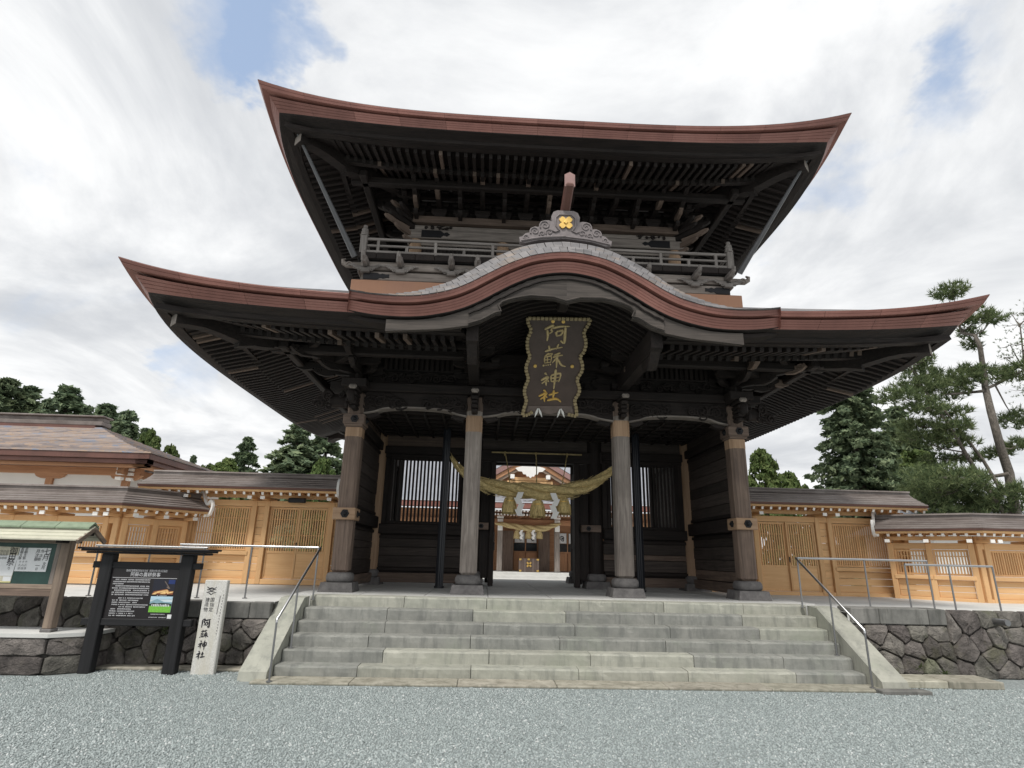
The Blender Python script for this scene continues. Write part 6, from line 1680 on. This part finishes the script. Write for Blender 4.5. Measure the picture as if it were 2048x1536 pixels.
for i, (px, py, Y, w, lb) in enumerate(((-18, 775, 46, 190, 'broad cedar of the row behind the hipped roof, farthest from the gate'), (20, 760, 48, 170, 'tallest cedar of the row above the end of the roof ridge'), (64, 775, 50, 140, 'slim cedar between the tallest and the widest ones above the roof ridge'), (104, 800, 47, 120, 'short cedar in the dip above the middle of the roof ridge'),
        (140, 776, 50, 190, 'widest cedar with pointed crown above the roof ridge'), (178, 814, 46, 90, 'small cedar top peeping over the end cap of the roof ridge'), (216, 810, 48, 160, 'round-topped cedar just past the end of the roof ridge'), (260, 824, 45, 130, 'cedar with sloping crown above the hip of the weathered roof'))):
    tree('cedar_tree', lb, 'tree', px, py, Y, w*1.3, CED[i % 4], 12, 3.0, group=G1)
tree('cedar_tree', 'small cedar with thin crown at the end of the row behind the hipped roof', 'tree', 292, 858, 44, 105, CED[2], 12, 3.0)
tree('leafy_tree', 'bright yellow-green leafy tree just above the hipped roof', 'tree', 303, 866, 38, 84, BRD[0], 8, 3.0)
tree('leafy_tree', 'small pale leafy tree beside the hip end of the roof', 'tree', 342, 893, 38, 64, BRD[1], 8, 3.0)
tree('cedar_tree', 'lone narrow conifer standing above the tall fence', 'tree', 497, 876, 42, 125, CED[1], 12, 3.0)
tree('cedar_tree', 'tiny distant conifer top above the hall-side fence roof', 'tree', 388, 912, 60, 60, CED[3], 12, 3.0)
tree('leafy_tree', 'low light green bush showing over the tall fence beside the lone conifer', 'tree', 455, 922, 34, 110, BRD[0], 8, 3.0)
tree('leafy_tree', 'low dark leafy tree between the hipped roof and the lone conifer', 'tree', 418, 932, 40, 90, BRD[1], 8, 3.0)
tree('cedar_tree', 'large dark cedar beside the gate eaves above the tall fence', 'tree', 598, 850, 40, 215, CED[0], 12, 3.0)
tree('cedar_tree', 'broad dark cedar half hidden by the gate column', 'tree', 655, 862, 42, 200, CED[2], 12, 3.0)
tree('leafy_tree', 'bright young pine-green tree in front of the dark cedar by the gate', 'tree', 648, 920, 30, 80, BRD[1], 8, 3.0)
tree('leafy_tree', 'bright leafy tree beside the gate column, above the fence with lattice doors', 'tree', 1523, 905, 24, 110, BRD[0], 8, 3.0)
tree('leafy_tree', 'low leafy tree between the bright tree and the dense cedar', 'tree', 1572, 948, 26, 100, BRD[1], 8, 3.0)
BIG = (conifer_mesh(321, 13.0, 3.0, 30, 12, 30, .19, 'cedar_leaf', low=.06, ex=.42, droop=.22, csize=.125), trunk_mesh(40, 12.5, .4))
tree('cedar_tree', 'big dense dark green cedar under the sweeping eave', 'tree', 1690, 750, 26, 200, BIG, 13, 3.0, rot=1.1)
tree('cedar_tree', 'thin grey-green conifer behind the dense cedar', 'tree', 1790, 815, 34, 180, CED[3], 12, 3.0)
tree('leafy_tree', 'loose leafy tree between the dense cedar and the pine', 'tree', 1830, 905, 32, 150, BRD[1], 8, 3.0)

def pine(name, label, Y, trunks, pads, mat, per, tuft, barkm='bark_grey'):
    rng = np.random.default_rng(len(pads)); b0 = at(*trunks[0][0][0], Y=Y)
    t = thing(name, label, 'tree', (b0.x, Y, .3)); b = MB(); joints = []
    for pts, r0, r1 in trunks:
        P3 = [at(x, y, Y=Y+.5*math.sin(i*1.7)) for i, (x, y) in enumerate(pts)]
        if pts is trunks[0][0]: P3 = [Vector((P3[0].x+.6, Y, .3))]+P3
        n = len(P3); b.tube(P3, [lerp(r0, r1, i/(n-1)) for i in range(n)], 9); joints += P3[1:]
    C = []; D_ = []
    for (px, py, rx, ry) in pads:
        Yp = Y+rng.uniform(-1.2, 1.2); c = at(px, py, Y=Yp); k = (c-CP).dot(_F)/CAM['f']; R3_ = np.array((rx*k, rx*k*.8, ry*k))*1.18
        j = min(joints, key=lambda q: (q-c).length+(.6 if q.z > c.z+.3 else 0))
        m = j.lerp(c, .5)+Vector((0, 0, -.12)); b.tube([j, m, c], [.045, .03, .012], 5)
        n = int(per*rx*ry/900)+14
        d = rng.normal(0, 1, (n, 3)); d /= np.linalg.norm(d, axis=1)[:, None]; q = rng.uniform(.1, 1, (n, 1))**.5
        pos = np.array(c)+d*q*R3_; C.append(pos); D_.append(d*.5+np.array((0, 0, .9)))
        for e in range(5):
            a = rng.uniform(0, 6.28); b.tube([c, (c.x+R3_[0]*.5*math.cos(a), c.y+R3_[1]*.5*math.sin(a), c.z-.05), (c.x+R3_[0]*.85*math.cos(a), c.y+R3_[1]*.85*math.sin(a), c.z+.02)], [.015, .011, .005], 4)
    b.build('trunk', barkm, t, smooth=60)
    C = np.concatenate(C); D_ = np.concatenate(D_); D_ /= np.linalg.norm(D_, axis=1)[:, None]
    nb = 11; n = len(C)
    base = np.repeat(C, nb, 0); ax = np.repeat(D_, nb, 0)+rng.normal(0, .75, (n*nb, 3)); ax /= np.linalg.norm(ax, axis=1)[:, None]
    side = np.cross(ax, rng.normal(0, 1, (n*nb, 3))); side /= np.linalg.norm(side, axis=1)[:, None]
    ln = tuft*rng.uniform(.6, 1.2, (n*nb, 1)); w = tuft*.075
    V = np.stack([base-side*w, base+side*w, base+ax*ln], 1).reshape(-1, 3).astype(np.float32); m = n*nb
    me = bpy.data.meshes.new('needles'); me.vertices.add(m*3); me.vertices.foreach_set('co', V.ravel()); me.loops.add(m*3); me.loops.foreach_set('vertex_index', np.arange(m*3, dtype=np.int32))
    me.polygons.add(m); me.polygons.foreach_set('loop_start', np.arange(0, m*3, 3, dtype=np.int32)); me.materials.append(MATS[mat]); me.update(calc_edges=True)
    link(bpy.data.objects.new('crown', me), t)
pine('pine_tree', 'tall open pine with bare leaning trunks beyond the lower fence', 13.0,
     [([(2031, 1027), (2018, 946), (2001, 895), (1981, 821), (1970, 773), (1967, 743), (1960, 692), (1950, 671), (1923, 665)], .24, .07),
      ([(2011, 1031), (1967, 966), (1930, 905), (1899, 851), (1865, 804), (1840, 765), (1818, 729)], .11, .04), ([(2005, 985), (1967, 922), (1930, 872), (1889, 821)], .09, .04),
      ([(2018, 948), (1985, 953), (1964, 956)], .10, .05), ([(1970, 778), (1990, 770), (2020, 755), (2060, 735)], .08, .04), ([(1968, 782), (1940, 785), (1900, 788)], .08, .04)],
     [(1838, 770, 48, 18), (1880, 782, 55, 20), (1800, 795, 42, 14), (1830, 735, 30, 12), (1862, 748, 24, 10), (1850, 720, 18, 10), (1920, 758, 40, 14), (1965, 752, 46, 15), (1945, 740, 25, 10), (2035, 745, 40, 16), (1850, 815, 40, 13), (1900, 825, 38, 13), (1868, 862, 56, 16), (1920, 852, 26, 10), (1840, 880, 46, 12), (1900, 885, 46, 14), (1955, 632, 34, 12), (1985, 638, 26, 10), (1930, 645, 26, 9), (1905, 582, 34, 11), (1895, 592, 20, 8), (1940, 668, 22, 9), (1945, 690, 16, 10),
      (1880, 955, 70, 20), (1935, 962, 46, 18), (1870, 985, 66, 18), (1930, 995, 56, 18), (1985, 1005, 50, 18), (1845, 1005, 46, 13), (1955, 1022, 70, 14), (1900, 1030, 60, 11), (2030, 985, 30, 18), (2000, 905, 28, 9), (2030, 840, 30, 18), (1885, 920, 40, 10), (1825, 850, 30, 9), (1950, 915, 26, 9), (2040, 890, 24, 12)],
     'pine_needle', 170, .31)
pine('leafy_tree', 'pale fine-leaved tree beside the upper part of the pine', 16.0, [([(2075, 1000), (2062, 850), (2050, 740), (2040, 650)], .12, .03)],
     [(2035, 650, 26, 22), (2020, 690, 24, 18), (2045, 700, 30, 22), (2030, 740, 28, 16), (2050, 780, 30, 22), (2025, 630, 14, 10), (2060, 620, 24, 20), (2010, 715, 14, 8), (2040, 820, 20, 14)], 'pale_leaf', 30, .16, 'bark')

# --- a few weeds in the wall joints
for k, (px, py, Y, lb) in enumerate(((1836, 1338, -2.25, 'small green weed at the foot of the wall beside the sloping rail'), (1888, 1348, -2.3, 'small green weed by the end of the pale kerb under the wall'), (330, 1262, -2.2, 'green weed hanging from the wall joint behind the black framed sign'))):
    p = at(px, py, Y=Y); t = thing('weed', lb, 'weed', tuple(p)); r = random.Random(k); b = MB()
    for i in range(26):
        a = r.uniform(0, 6.28); l = r.uniform(.05, .13); d = Vector((math.cos(a)*l, -abs(math.sin(a))*l*.6-.02, r.uniform(-.3, .9)*l)); s_ = d.cross(Vector((0, 0, 1))).normalized()*.011; q = p+Vector((r.uniform(-.05, .05), 0, r.uniform(-.03, .03)))
        b.add([q, q+d*.55+s_, q+d, q+d*.55-s_], [[0, 1, 2, 3]])
    tag(b.build('leaves', 'broad_leaf', t), kind='stuff')
